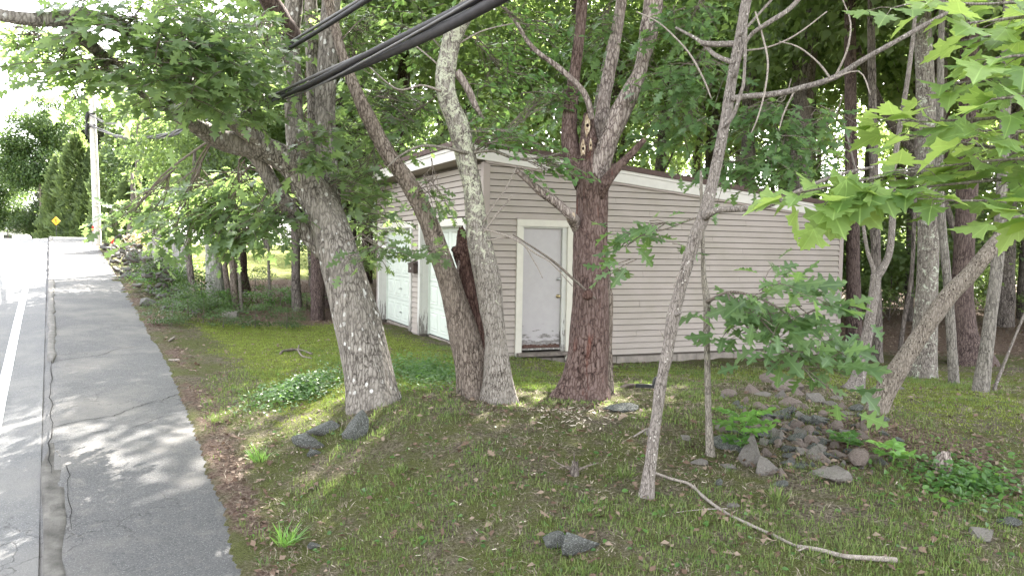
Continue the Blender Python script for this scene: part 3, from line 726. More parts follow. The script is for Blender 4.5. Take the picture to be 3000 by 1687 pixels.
def limb(b, pts, sides=10, step=0.08, **kw):
    "pts = (x, y, depth, width in photo px)"
    b.tube([P(x, y, d) for x, y, d, w in pts], [max(w * d / F2 / 2, .002) for x, y, d, w in pts], sides, step, **kw)
def wlimb(b, pts, sides=8, step=0.3, **kw):
    b.tube([p[:3] for p in pts], [p[3] for p in pts], sides, step, **kw)

# shared crowns for trees whose single leaves do not show
def crown_mesh(name, n, mat, seed, squash=1.0, leaf=.06, tpl='far', clumps=26):
    r = np.random.default_rng(seed)
    c = r.normal(0, 1, (clumps, 3)); c /= np.linalg.norm(c, axis=1)[:, None]; c *= (r.uniform(.25, 1, clumps) ** .5)[:, None] * .82
    k = r.integers(0, clumps, n); g = r.normal(0, 1, (n, 3)) * .17
    p = c[k] + g * [1, 1, .55]
    dd = p / (np.linalg.norm(p, axis=1)[:, None] + 1e-6) + r.normal(0, .6, (n, 3)); dd[:, 2] -= .3
    nn = np.array([0, 0, 1.0]) + r.normal(0, .5, (n, 3))
    p[:, 2] *= squash
    me = leaf_soup(tpl, p, dd, nn, leaf * r.uniform(.7, 1.3, n), name); me.materials.append(mat)
    return me
CROWN = [crown_mesh("crown", 3800, M['wood_leaf'], 40 + i, 1.35, .062) for i in range(4)]
CROWN_HI = [crown_mesh("crown", 3900, M['oak_leaf'], 60 + i, .8, .052, 'far', 34) for i in range(3)]
CROWN_SUN = [crown_mesh("crown", 6200, M['sun_leaf'], 80 + i, 1.1, .064, 'far', 34) for i in range(2)]
SHRUB = [crown_mesh("foliage", 900, M['wood_leaf'], 90 + i, .8, .085, 'far', 14) for i in range(3)]
SHRUB_SUN = [crown_mesh("foliage", 1500, M['sun_leaf'], 95 + i, .8, .065, 'oval', 18) for i in range(2)]
SHRUB_WEED = [crown_mesh("foliage", 1300, M['weed_leaf'], 98 + i, .8, .07, 'oval', 18) for i in range(2)]
def put(name, me, parent, loc, sc, rz=None):
    o = bpy.data.objects.new(name, me); COL.objects.link(o); o.parent = parent
    o.location = [float(v) for v in loc]; o.scale = sc if hasattr(sc, '__len__') else (sc, sc, sc)
    o.rotation_euler = (0, 0, rng.uniform(0, 6.28) if rz is None else rz); return o

# ------------------------------------------------------------------ the garage: local x along the side wall, y along the front, origin at the near corner
shed = thing("garage_building", "low two-car garage with pinkish beige siding and a brown sloping roof", "garage", (-0.4606, 13.0759, 0.0), None, rad(23.0))
def sbuild(b, name, mat, parent=shed, smooth=False): return b.build(name, mat, parent, smooth, world=False)
LX, LY, EXP = 7.32, 6.80, 0.1016
RZ0, RSL = 3.06, 0.0985
def roofz(x): return RZ0 - RSL * x
def plank_side(x0, x1, z0, z1, top0, top1):
    "clapboard on the side wall (plane y = 0), upper ends cut at top0..top1"
    b = MB()
    zb = z0 + .011; j0, j1 = rng.normal(0, .0016, 2); ins = rng.uniform(0, .004)
    b.add([(x0, -.030 - ins, zb + j0), (x1, -.030 - ins, zb + j1), (top1, -.008, z1), (top0, -.008, z1), (x0, -.022, zb), (x1, -.022, zb), (top1, .0, z1), (top0, .0, z1)],
          [(0, 1, 2, 3), (0, 4, 5, 1), (1, 5, 6, 2), (2, 6, 7, 3), (3, 7, 4, 0)])
    sbuild(b, "siding_plank", M['siding'])
def plank_front(y0, y1, z0, z1):
    b = MB()
    zb = z0 + .011
    b.add([(-.030, y0, zb), (-.030, y1, zb), (-.008, y1, z1), (-.008, y0, z1), (-.022, y0, zb), (-.022, y1, zb), (0, y1, z1), (0, y0, z1)],
          [(0, 3, 2, 1), (0, 1, 5, 4), (1, 2, 6, 5), (2, 3, 7, 6), (3, 0, 4, 7)])
    sbuild(b, "siding_plank", M['siding'])
DX0, DX1, DZ1 = 0.56, 1.585, 2.165      # outer edge of the entry door frame
z = -0.075; row = 0
while z < RZ0:
    z1 = z + EXP
    xm0 = min(LX - .07, (RZ0 - z) / RSL); xm1 = min(LX - .07, (RZ0 - z1) / RSL)
    if xm0 < .12: break
    if xm1 < .09: z1 = RZ0 - RSL * .09; xm1 = .0905
    segs = [(.085, DX0), (DX1, 99)] if z1 < DZ1 + 0.05 else [(.085, 99)]
    for a, e in segs:
        joint = 2.1 + (row * 1.37) % 3.4
        cuts = [a] + ([joint] if e > 50 and joint < xm1 - .3 and joint > a + .3 else []) + [min(e, xm0)]
        for k in range(len(cuts) - 1):
            x0, x1 = cuts[k] + (.0015 if k else 0), cuts[k + 1] - (.0015 if k < len(cuts) - 2 else 0)
            t1 = min(x1, xm1) if k == len(cuts) - 2 else x1
            plank_side(x0, x1, z, z1, min(x0, t1 - .001), t1)
    z = z1; row += 1
# front: doors
OP = [(0.84, 3.28, 'right'), (4.02, 6.50, 'left')]; OZ = 2.06; TW = .125
z = -0.03; row = 0
top = roofz(-.02) - .02
while z < top:
    z1 = min(z + EXP, top)
    if z1 < OZ + TW + .03:
        segs = [(.085, OP[0][0] - TW), (OP[0][1] + TW, OP[1][0] - TW), (OP[1][1] + TW, LY - .05)]
    else: segs = [(.085, 3.1 + .6 * (row % 3)), (3.103 + .6 * (row % 3), LY - .05)]
    for a, e in segs:
        if e - a > .02: plank_front(a, e, z, z1)
    z = z1; row += 1
# walls behind the planks
b = MB()
b.hexa([(.002, .002, -.1), (DX0 + .05, .002, -.1), (DX0 + .05, .12, -.1), (.002, .12, -.1), (.002, .002, RZ0 - .005), (DX0 + .05, .002, roofz(DX0)), (DX0 + .05, .12, roofz(DX0)), (.002, .12, RZ0 - .005)])
b.hexa([(DX1 - .05, .002, -.1), (LX, .002, -.1), (LX, .12, -.1), (DX1 - .05, .12, -.1), (DX1 - .05, .002, roofz(DX1)), (LX, .002, roofz(LX)), (LX, .12, roofz(LX)), (DX1 - .05, .12, roofz(DX1))])
b.hexa([(DX0 + .05, .002, DZ1 - .05), (DX1 - .05, .002, DZ1 - .05), (DX1 - .05, .12, DZ1 - .05), (DX0 + .05, .12, DZ1 - .05), (DX0 + .05, .002, roofz(DX0)), (DX1 - .05, .002, roofz(DX1)), (DX1 - .05, .12, roofz(DX1)), (DX0 + .05, .12, roofz(DX0))])
sbuild(b, "side_wall", M['sheath_shade'])
b = MB()
for y0, y1 in ((.122, OP[0][0] - .005), (OP[0][1] + .005, OP[1][0] - .005), (OP[1][1] + .005, LY)): b.box((.003, y0, -.06), (.12, y1, OZ + .005))
b.box((.003, .122, OZ + .006), (.12, LY, RZ0 - .03))
sbuild(b, "front_wall", M['sheath_shade'])
b = MB(); b.box((.125, LY - .12, -.1), (LX, LY, 2.33)); b.box((LX - .12, .125, -.1), (LX, LY - .122, 2.31)); sbuild(b, "back_wall", M['siding'])
b = MB(); b.box((-.004, .10, -.36), (.14, .80, -.035)); b.box((-.004, 3.4, -.36), (.14, 3.9, -.035)); b.box((-.004, 6.62, -.36), (.14, LY, -.035))
sbuild(b, "foundation", M['concrete'])
for k in range(18):
    b = MB(); x0 = .02 + k * .406
    if x0 > LX - .1: break
    b.box((x0 + .003, .012 + .004 * (k % 3), -.52), (min(x0 + .403, LX), .13, -.078)); sbuild(b, "foundation_block", M['concrete'])
b = MB(); b.box((.15, .15, -.4), (LX - .15, LY - .15, -.01)); sbuild(b, "floor_slab", M['concrete'])
# corner posts
b = MB(); b.box((-.024, -.026, -.085), (.085, -.001, RZ0 - .02)); b.box((-.026, -.001, -.085), (-.001, .085, RZ0 - .02)); sbuild(b, "corner_post", M['corner'])
b = MB(); b.box((LX - .07, -.026, -.085), (LX + .026, -.001, roofz(LX))); b.box((LX + .001, -.001, -.085), (LX + .026, .09, roofz(LX))); sbuild(b, "corner_post", M['corner'])
b = MB(); b.box((-.026, LY - .05, -.05), (-.001, LY + .026, RZ0 - .02)); sbuild(b, "corner_post", M['corner'])
# entry door
b = MB()
b.box((DX0, -.045, -.12), (DX0 + .105, .0, DZ1 - .11)); b.box((DX1 - .125, -.045, -.12), (DX1, 0, DZ1 - .11)); b.box((DX0, -.045, DZ1 - .108), (DX1, 0, DZ1))
fr = sbuild(b, "door_frame", M['trim_white'])
b = MB(); b.box((DX0 + .106, -.012, .03), (DX0 + .125, .11, DZ1 - .11)); b.box((DX1 - .205, -.012, .03), (DX1 - .126, .11, DZ1 - .11)); b.box((DX0 + .126, -.012, DZ1 - .135), (DX1 - .206, .11, DZ1 - .11))
sbuild(b, "door_jamb", M['old_trim'])
b = MB(); b.box((DX0 - .01, -.05, DZ1 + .001), (DX1 + .01, -.001, DZ1 + .02)); sbuild(b, "drip_cap", M['corner'])
ed = MB(); ed.box((DX0 + .128, .03, .105), (DX1 - .21, .07, DZ1 - .137)); door = sbuild(ed, "entry_door", M['entry_door']); door["label"] = "weathered grey white entry door with paint peeling at its foot"
b = MB()
xs = np.linspace(DX0 + .13, DX1 - .212, 24)
for i in range(len(xs) - 1):
    h0 = .022 + .03 * abs(vnoise(np.array([[i * .6, 1., 2.]]))[0])
    b.box((xs[i], .024 - .004 * (i % 2), .092), (xs[i + 1], .0295, .108 + h0))
sbuild(b, "rotten_edge", M['rotten'], door)
b = MB(); b.box((DX0 + .128, -.01, .062), (DX1 - .208, .068, .090)); sbuild(b, "door_bottom_rail", M['old_trim'], door)
def knob(x, z, r, mat, name):
    b = MB(); b.tube([(x, .03, z), (x, .02, z)], [r * 1.25, r * 1.2], 14, .01); b.tube([(x, .02, z), (x, .0, z), (x, -.02, z), (x, -.034, z)], [r * .5, r * .55, r, r * .55], 14, .006)
    sbuild(b, name, mat, door, True)
knob(DX1 - .255, .93, .027, M['brass'], "door_knob"); knob(DX1 - .255, 1.21, .022, M['steel'], "deadbolt")
b = MB(); b.box((DX0 + .02, -.16, -.02), (DX1 + .015, .02, .030)); sbuild(b, "door_step", M['step_wood'])
for x0 in (DX0 + .001, DX1 - .12):
    b = MB(); b.box((x0, -.046, -.20), (x0 + .10, -.002, -.125)); sbuild(b, "frame_foot", M['old_trim'])
# garage doors
for y0, y1, nm in OP:
    bt = MB()
    bt.box((-.048, y0 - TW, -.01), (0, y0, OZ)); fr = sbuild(bt, "door_trim", M['old_trim'])
    bt = MB(); bt.box((-.048, y1, -.01), (0, y1 + TW, OZ)); sbuild(bt, "door_trim", M['old_trim'])
    bt = MB(); bt.box((-.052, y0 - TW, OZ + .002), (0, y1 + TW, OZ + TW)); sbuild(bt, "door_header", M['trim_white'])
    bt = MB(); bt.box((.002, y0, 0), (.21, y0 + .012, OZ)); bt.box((.002, y1 - .012, 0), (.21, y1, OZ)); bt.box((.002, y0 + .013, OZ - .014), (.21, y1 - .013, OZ - .002)); sbuild(bt, "door_jamb", M['old_trim'])
    bt = MB(); bt.box((.12, y0 + .014, 0.0), (.15, y0 + .045, OZ - .016)); bt.box((.12, y1 - .045, 0.0), (.15, y1 - .014, OZ - .016)); sbuild(bt, "door_stop", M['garage_white'])
    gd = MB(); secs = 4; hs = (OZ - .02) / secs
    for k in range(secs): gd.box((.152, y0 + .016, k * hs + .012), (.195, y1 - .016, (k + 1) * hs + .006))
    g = sbuild(gd, "garage_door", M['garage_white'])
    g["label"] = "panelled white garage door nearest the side wall corner" if nm == 'right' else "panelled white garage door at the far end of the front"
    nc = 4; wp = (y1 - y0 - .06) / nc
    for k in range(secs):
        for c in range(nc):
            a0 = y0 + .03 + c * wp + .085; a1 = y0 + .03 + (c + 1) * wp - .085; c0 = k * hs + .085; c1 = (k + 1) * hs - .065
            bp = MB(); s1 = .028
            o = [(.1515, a0, c0), (.1515, a1, c0), (.1515, a1, c1), (.1515, a0, c1)]
            m1 = [(.138, a0 + s1 * .4, c0 + s1 * .4), (.138, a1 - s1 * .4, c0 + s1 * .4), (.138, a1 - s1 * .4, c1 - s1 * .4), (.138, a0 + s1 * .4, c1 - s1 * .4)]
            m2 = [(.151, a0 + s1, c0 + s1), (.151, a1 - s1, c0 + s1), (.151, a1 - s1, c1 - s1), (.151, a0 + s1, c1 - s1)]
            m3 = [(.140, a0 + s1 * 2.2, c0 + s1 * 2.2), (.140, a1 - s1 * 2.2, c0 + s1 * 2.2), (.140, a1 - s1 * 2.2, c1 - s1 * 2.2), (.140, a0 + s1 * 2.2, c1 - s1 * 2.2)]
            bp.add(o + m1 + m2 + m3, [(r * 4 + i, r * 4 + 4 + i, r * 4 + 4 + (i + 1) % 4, r * 4 + (i + 1) % 4) for r in range(3) for i in range(4)] + [(15, 14, 13, 12)])
            sbuild(bp, "raised_panel", M['garage_white'], g)
    for k in (0, 1):
        yh = (y0 + y1) / 2 + .03; zh = .26 + k * hs
        bh = MB(); bh.tube([(.15, yh, zh), (.10, yh, zh)], [.012, .012], 8, .02); bh.tube([(.105, yh - .05, zh), (.105, yh + .05, zh - .01)], [.009, .009], 8, .03); sbuild(bh, "handle", M['steel'], g, True)
    bt = MB(); bt.box((.15, y0 + .016, -.008), (.19, y1 - .016, .0115)); sbuild(bt, "bottom_seal", M['black'], g)
# roof
OHX0, OHX1, OHY = -.34, LX + .24, -.075
def sloped(name, mat, x0, x1, y0, y1, dz0, dz1):
    b = MB(); b.hexa([(x0, y0, roofz(x0) + dz0), (x1, y0, roofz(x1) + dz0), (x1, y1, roofz(x1) + dz0), (x0, y1, roofz(x0) + dz0), (x0, y0, roofz(x0) + dz1), (x1, y0, roofz(x1) + dz1), (x1, y1, roofz(x1) + dz1), (x0, y1, roofz(x0) + dz1)])
    return sbuild(b, name, mat)
sloped("soffit", M['soffit'], OHX0 + .02, OHX1 - .01, OHY + .022, LY + .08, .012, .03)
sloped("fascia_board", M['fascia'], OHX0, OHX1, OHY, OHY + .02, .0, .150)
sloped("fascia_trim", M['fascia'], OHX0 - .016, OHX1 + .05, OHY - .016, OHY + .02, .152, .205)
sloped("fascia_bead", M['corner'], .0, LX + .02, OHY + .021, OHY + .06, -.035, .010)
b = MB(); b.box((OHX0, OHY + .022, roofz(OHX0) + .0), (OHX0 + .02, LY + .08, roofz(OHX0) + .150)); sbuild(b, "front_fascia", M['fascia'])
b = MB(); b.box((OHX0 - .016, OHY + .022, roofz(OHX0) + .154), (OHX0 + .02, LY + .08, roofz(OHX0) + .205)); sbuild(b, "front_fascia_trim", M['fascia'])
sloped("roof_deck", M['roof_brown'], OHX0 + .03, OHX1, OHY + .03, LY + .1, .05, .205)
sloped("drip_edge", M['roof_brown'], OHX0 - .05, OHX1 + .07, OHY - .045, LY + .12, .208, .290)

mb = thing("mail_box", "small dark brown mail box on the siding between the two garage doors", "mail box", P(1046, 664, 15.9))
sx_, sy_ = screen(np.array(mb.location))[:2]
mbl = Vector((-0.4606, 13.0759, 0)) + Vector((math.cos(rad(23)) * -.022 - math.sin(rad(23)) * 3.62, math.sin(rad(23)) * -.022 + math.cos(rad(23)) * 3.62, 1.27))
mb.location = mbl; mb.rotation_euler = (0, 0, rad(23))
b = MB(); b.box((-.11, -.19, -.10), (-.001, .19, .07)); b.build("box", M['box_brown'], mb, world=False)
b = MB(); b.hexa([(-.125, -.20, .072), (0, -.20, .11), (0, .20, .11), (-.125, .20, .072), (-.125, -.20, .085), (0, -.20, .125), (0, .20, .125), (-.125, .20, .085)]); b.build("lid", M['box_brown'], mb, world=False)
b = MB(); b.box((-.118, -.03, -.03), (-.1105, .03, .005)); b.build("latch", M['steel'], mb, world=False)

# ------------------------------------------------------------------ foreground trees
def base_of(x, y, d):
    p = P(x, y, d); return (p[0], p[1], gz(p[0], p[1]) - .02)
def bury(pts, d):
    return pts

# 1. big grey maple
tr = thing("maple_tree", "big leaning grey maple with pale specks, trunk forking beside the grassy drive", "tree", base_of(935, 1012, 9.0))
b = MB()
limb(b, [(943, 1060, 9.0, 150), (937, 1015, 9.0, 138), (922, 930, 9.0, 118), (900, 840, 9.02, 110), (878, 740, 9.05, 106), (850, 640, 9.1, 98), (822, 550, 9.15, 92), (792, 480, 9.2, 90), (772, 440, 9.2, 66), (762, 425, 9.2, 45)], 56, .035, ridge=.012, freq=16, lump=.07, seed=2, flare=(.32, 5, .10))
limb(b, [(985, 1050, 9.08, 60), (975, 1000, 9.06, 58), (955, 900, 9.06, 56), (925, 780, 9.1, 52), (893, 680, 9.15, 44), (862, 600, 9.2, 34)], 32, .04, ridge=.010, freq=16, lump=.07, seed=3, flare=(.35, 3, .06))
b.build("trunk", M['maple_bark'], tr, True)
def one_limb(parent, name, mat, pts, sides=20, step=.06, **kw):
    b = MB(); kw.setdefault('ridge', .006); kw.setdefault('freq', 16); kw.setdefault('lump', .10)
    limb(b, pts, sides, step, **kw); return b.build(name, mat, parent, True)
one_limb(tr, "limb", M['maple_bark'], [(800, 500, 9.2, 70), (768, 455, 9.15, 76), (735, 415, 9.1, 74), (690, 385, 9.0, 66), (644, 369, 8.9, 60), (580, 358, 8.8, 54), (540, 345, 8.7, 50), (490, 312, 8.5, 46), (430, 275, 8.2, 40), (360, 225, 7.8, 36), (280, 160, 7.3, 32), (170, 65, 6.8, 28)], 24, seed=5)
one_limb(tr, "limb", M['maple_bark'], [(690, 395, 9.0, 44), (640, 345, 8.8, 46), (565, 285, 8.6, 44), (500, 235, 8.4, 40), (440, 180, 8.0, 38), (360, 110, 7.4, 38), (290, 60, 7.0, 38), (200, 42, 6.8, 36), (110, 50, 6.6, 34), (0, 38, 6.4, 32), (-120, 0, 6.2, 26)], 24, seed=6)
one_limb(tr, "limb", M['maple_bark'], [(815, 640, 9.25, 44), (790, 605, 9.25, 46), (755, 560, 9.2, 46), (725, 520, 9.2, 42), (690, 470, 9.15, 40), (650, 400, 9.1, 36), (610, 370, 9.05, 30)], 20, seed=7)
one_limb(tr, "stem", M['maple_bark'], [(790, 490, 9.25, 62), (770, 440, 9.3, 54), (748, 380, 9.35, 46), (740, 300, 9.4, 44), (736, 200, 9.4, 44), (730, 110, 9.4, 44), (738, 20, 9.4, 42), (742, -80, 9.4, 40), (720, -260, 9.4, 30)], 24, seed=8)
one_limb(tr, "stem", M['maple_bark'], [(815, 520, 9.3, 50), (806, 450, 9.4, 46), (796, 350, 9.6, 40), (790, 240, 9.7, 36), (786, 120, 9.8, 34), (782, 0, 9.9, 32), (780, -150, 9.9, 24)], 20, seed=9)
one_limb(tr, "stem", M['maple_bark'], [(828, 540, 9.3, 60), (828, 460, 9.3, 54), (822, 370, 9.3, 50), (818, 260, 9.3, 50), (824, 150, 9.3, 50), (830, 60, 9.3, 48), (838, -60, 9.3, 46), (850, -300, 9.3, 30)], 24, seed=10)
one_limb(tr, "limb", M['red_trunk'], [(735, 90, 9.2, 52), (712, 55, 9.0, 50), (690, 20, 8.8, 48), (650, -40, 8.5, 44), (580, -130, 8.0, 36)], 20, seed=12)
fo = Foliage()
for a in [(70, 95, 7.4, 120, 55, 24, (110, 50, 6.6)), (170, 150, 7.2, 90, 45, 16, (170, 65, 6.8)), (330, 50, 6.9, 210, 65, 42, (330, 85, 7.2)), (270, 160, 7.3, 130, 70, 38, (300, 160, 7.3)),
          (420, 160, 7.0, 160, 95, 44, (430, 230, 8.1)), (560, 110, 7.6, 150, 115, 64, (500, 235, 8.4)), (540, 225, 7.5, 80, 50, 24, (565, 285, 8.6)), (400, 255, 8.0, 100, 45, 24, (430, 275, 8.2)), (480, 100, 7.2, 140, 80, 26, (360, 110, 7.4)),
          (640, 275, 8.0, 60, 45, 18, (640, 345, 8.8)), (480, 500, 9.8, 130, 48, 40, (540, 345, 8.7)), (600, 480, 9.4, 140, 60, 60, (640, 369, 8.9)), (560, 550, 9.4, 130, 50, 46, (650, 400, 9.1)),
          (330, 545, 9.9, 110, 30, 14, (540, 345, 8.7)), (690, 560, 9.0, 60, 60, 24, (725, 520, 9.2)), (440, 580, 9.6, 90, 28, 14, (540, 345, 8.7)), (630, 600, 9.3, 90, 26, 10, (690, 470, 9.15)),
          (770, 405, 8.4, 45, 40, 11, (740, 380, 9.2)), (810, 340, 8.6, 60, 40, 10, (796, 350, 9.2)), (880, 470, 9.0, 50, 45, 9, (822, 480, 9.2)), (650, 130, 8.6, 80, 100, 40, (690, 20, 8.8)), (880, 160, 9.6, 70, 110, 22, (824, 150, 9.3)), (830, 260, 9.8, 50, 50, 9, (820, 260, 9.3))]:
    fo.mass(a[0], a[1], a[2], a[3], a[4], a[5], size=.17, k=6, ln=.42, frm=a[6], cam_tilt=.3, flat=.42, br=.014)
fo.finish(tr, M['oak_leaf'], 'oak', 'oak_low', 300)
for (dx, dy, dz, s) in ((-1.0, -.6, 7.2, 2.6), (.6, .6, 8.6, 2.9), (1.0, 3.0, 10.8, 3.0), (.2, -3.2, 8.4, 2.6), (-.4, -1.4, 11.0, 3.0)):  # overhead crowns out of view, partly added to block the sun
    put("crown", CROWN_HI[int(rng.integers(3))], tr, (dx, dy, dz), s)

# 2. lichen tree
tr = thing("lichen_tree", "slim curved tree crusted with pale yellow lichen in front of the garage corner", "tree", base_of(1258, 1020, 9.1))
b = MB()
limb(b, [(1265, 1075, 9.1, 96), (1258, 1020, 9.1, 82), (1252, 950, 9.1, 66), (1247, 870, 9.1, 60), (1240, 790, 9.1, 58), (1226, 700, 9.1, 60), (1206, 610, 9.1, 58), (1196, 540, 9.1, 52), (1190, 470, 9.1, 50), (1172, 390, 9.1, 50), (1152, 310, 9.05, 56), (1128, 255, 9.0, 58), (1120, 205, 9.0, 50), (1128, 140, 9.0, 46), (1142, 85, 8.95, 48), (1170, 30, 8.9, 46), (1195, -40, 8.9, 40), (1230, -250, 8.9, 28)], 40, .04, ridge=.007, freq=20, lump=.16, seed=21, flare=(.6, 4, .07))
b.build("trunk", M['lichen_bark'], tr, True)
one_limb(tr, "dead_branch", M['dead_limb'], [(1148, 180, 9.0, 24), (1172, 215, 9.05, 22), (1195, 265, 9.1, 18), (1215, 300, 9.2, 10)], 10, seed=22)
one_limb(tr, "branch", M['young_bark'], [(1175, 385, 9.0, 10), (1120, 372, 8.9, 8), (1060, 368, 8.8, 7), (1010, 390, 8.7, 6), (975, 420, 8.6, 4)], 6, seed=23, ridge=0)
one_limb(tr, "branch", M['dead_twig'], [(1110, 230, 8.9, 8), (1060, 215, 8.8, 6), (1000, 225, 8.7, 5), (930, 170, 8.7, 3)], 5, seed=24, ridge=0)
one_limb(tr, "branch", M['young_bark'], [(1190, 385, 9.05, 9), (1240, 380, 9.0, 8), (1300, 400, 9.0, 7), (1370, 395, 9.0, 5), (1410, 385, 9.0, 3)], 6, seed=25, ridge=0)
for k, (pts) in enumerate([[(1215, 560, 9.0, 6), (1240, 520, 8.95, 5), (1275, 470, 8.9, 4), (1300, 420, 8.9, 3)], [(1212, 590, 9.0, 6), (1250, 540, 8.95, 5), (1290, 490, 8.9, 3)], [(1212, 575, 9.0, 6), (1290, 600, 8.9, 5), (1350, 640, 8.8, 5), (1385, 660, 8.8, 4), (1440, 720, 8.8, 3)], [(1225, 605, 9.0, 5), (1300, 600, 8.95, 4), (1345, 660, 8.9, 3), (1365, 700, 8.9, 2)], [(1120, 180, 9.0, 5), (1050, 120, 8.9, 4), (990, 90, 8.8, 3)], [(1140, 120, 9, 6), (1210, 80, 8.9, 4), (1290, 60, 8.9, 3)]]):
    one_limb(tr, "twig", M['dead_twig'], pts, 5, seed=26 + k, ridge=0)
fo = Foliage()
for a in [(1290, 355, 9.0, 90, 35, 22, (1190, 385, 9.05)), (1370, 415, 9.0, 55, 30, 16, (1300, 400, 9.0)), (1215, 330, 9.2, 80, 40, 14, (1175, 385, 9.0)), (1010, 300, 9.8, 130, 70, 34, (1110, 230, 8.9)), (1060, 60, 9.8, 120, 80, 36, (1128, 140, 9.0)), (1260, 170, 9.8, 110, 110, 40, (1142, 85, 8.95)), (1340, 80, 9.6, 110, 80, 30, (1195, -20, 8.9)), (1360, 250, 9.7, 90, 70, 22, (1190, 385, 9.05))]:
    fo.mass(a[0], a[1], a[2], a[3], a[4], a[5], size=.085, k=8, ln=.4, frm=a[6], cam_tilt=.35, br=.009)
fo.finish(tr, M['round_leaf'], 'oval', 'oval', 300)
for (dx, dy, dz, s) in ((.1, .5, 7.6, 2.3), (.9, -.3, 6.6, 1.9), (.6, 3.0, 9.6, 3.0), (.4, -2.6, 8.4, 2.4)):  # includes unseen canopy added overhead to shade the lawn
    put("crown", CROWN_HI[int(rng.integers(3))], tr, (dx, dy, dz), s)

# 3. leaning ridged tree with its broken twin stem
tr = thing("leaning_tree", "ridged brown tree leaning left across the white garage doors beside a rotten broken stem", "tree", base_of(1195, 990, 9.35))
b = MB()
limb(b, [(1208, 1040, 9.35, 90), (1195, 985, 9.35, 80), (1186, 920, 9.35, 76), (1170, 850, 9.35, 74), (1150, 780, 9.3, 66), (1130, 710, 9.25, 56), (1106, 640, 9.2, 50), (1082, 570, 9.15, 46), (1052, 505, 9.1, 43), (1018, 445, 9.05, 41), (985, 400, 9.0, 40), (955, 350, 9.0, 38), (915, 270, 8.9, 34), (880, 190, 8.9, 30), (840, 60, 8.9, 24), (800, -120, 8.9, 18)], 44, .035, ridge=.011, freq=20, lump=.06, seed=31, flare=(.45, 4, .08))
b.build("trunk", M['ridged_bark'], tr, True)
b = MB()
limb(b, [(1213, 960, 9.4, 44), (1207, 900, 9.42, 46), (1200, 840, 9.42, 46), (1192, 770, 9.42, 44), (1184, 710, 9.42, 46), (1176, 660, 9.4, 52), (1168, 630, 9.38, 50), (1166, 608, 9.38, 34), (1163, 585, 9.38, 22)], 28, .03, ridge=.02, freq=22, lump=.25, seed=32, jag=.10)
limb(b, [(1160, 650, 9.34, 30), (1150, 632, 9.3, 26), (1143, 628, 9.27, 16)], 14, .02, ridge=.01, freq=30, lump=.3, seed=33, jag=.03)
b.build("broken_stem", M['rot_wood'], tr, True)
one_limb(tr, "splinter", M['dead_limb'], [(1148, 715, 9.3, 9), (1150, 690, 9.3, 9), (1158, 650, 9.3, 6)], 6, seed=34)
one_limb(tr, "stem_shell", M['ridged_bark'], [(1206, 930, 9.5, 22), (1206, 850, 9.5, 20), (1202, 760, 9.5, 20), (1202, 690, 9.48, 18), (1208, 640, 9.45, 12)], 12, seed=35)
fo = Foliage()
for a in [(940, 330, 9.6, 120, 70, 44, (915, 270, 8.9)), (900, 440, 9.4, 80, 45, 22, (955, 350, 9.0)), (1000, 250, 9.6, 90, 60, 26, (915, 270, 8.9)), (1090, 480, 8.9, 52, 36, 10, (1085, 400, 8.9)), (960, 625, 8.4, 75, 26, 11, (870, 610, 8.7)), (1085, 630, 8.7, 28, 18, 4, (1100, 640, 8.9)), (940, 560, 9.6, 60, 50, 14, (880, 600, 9.3)), (820, 60, 9.6, 90, 80, 26, (840, 60, 8.9)), (930, 90, 9.8, 90, 80, 26, (860, 100, 8.9))]:
    fo.mass(a[0], a[1], a[2], a[3], a[4], a[5], size=.14, k=6, ln=.4, frm=a[6], cam_tilt=.3, flat=.42, br=.008)
fo.finish(tr, M['oak_leaf'], 'oak', 'oak_low', 300)
put("crown", CROWN_HI[1], tr, (-2.4, -.4, 7.4), 2.0)

# 4. the dead snag
tr = thing("dead_snag", "thick dead red brown tree with woodpecker holes standing before the siding", "tree", base_of(1472, 1000, 9.6))
b = MB()
limb(b, [(1462, 1050, 9.6, 150), (1466, 1005, 9.6, 118), (1474, 950, 9.6, 96), (1480, 880, 9.6, 92), (1484, 800, 9.6, 96), (1486, 720, 9.6, 96), (1485, 650, 9.6, 94), (1485, 590, 9.6, 88), (1489, 530, 9.6, 78), (1490, 470, 9.6, 78), (1488, 430, 9.6, 80), (1483, 390, 9.62, 66), (1480, 350, 9.65, 46), (1479, 310, 9.66, 34), (1478, 280, 9.66, 14)], 52, .035, ridge=.014, freq=20, lump=.10, seed=41, flare=(.75, 3, .10), jag=.06)
b.build("trunk", M['snag_bark'], tr, True)
b = MB()
limb(b, [(1525, 1010, 9.75, 46), (1522, 930, 9.75, 40), (1522, 850, 9.75, 36), (1524, 780, 9.75, 34), (1526, 720, 9.72, 28), (1520, 650, 9.7, 20)], 24, .04, ridge=.014, freq=22, lump=.12, seed=42)
b.build("bark_slab", M['ridged_bark'], tr, True)
one_limb(tr, "limb", M['snag_bark'], [(1472, 460, 9.6, 60), (1446, 410, 9.65, 50), (1432, 350, 9.7, 42), (1432, 300, 9.75, 36), (1440, 220, 9.8, 32), (1452, 130, 9.85, 30), (1462, 40, 9.9, 30), (1470, -80, 9.9, 26)], 22, seed=43, ridge=.01)
one_limb(tr, "limb", M['dead_limb'], [(1500, 450, 9.55, 56), (1516, 395, 9.5, 54), (1535, 340, 9.5, 52), (1558, 290, 9.5, 50), (1585, 235, 9.5, 44), (1606, 190, 9.52, 36), (1618, 150, 9.55, 34), (1632, 80, 9.6, 44), (1642, 20, 9.6, 46), (1650, -80, 9.6, 40)], 24, seed=44, ridge=.014)
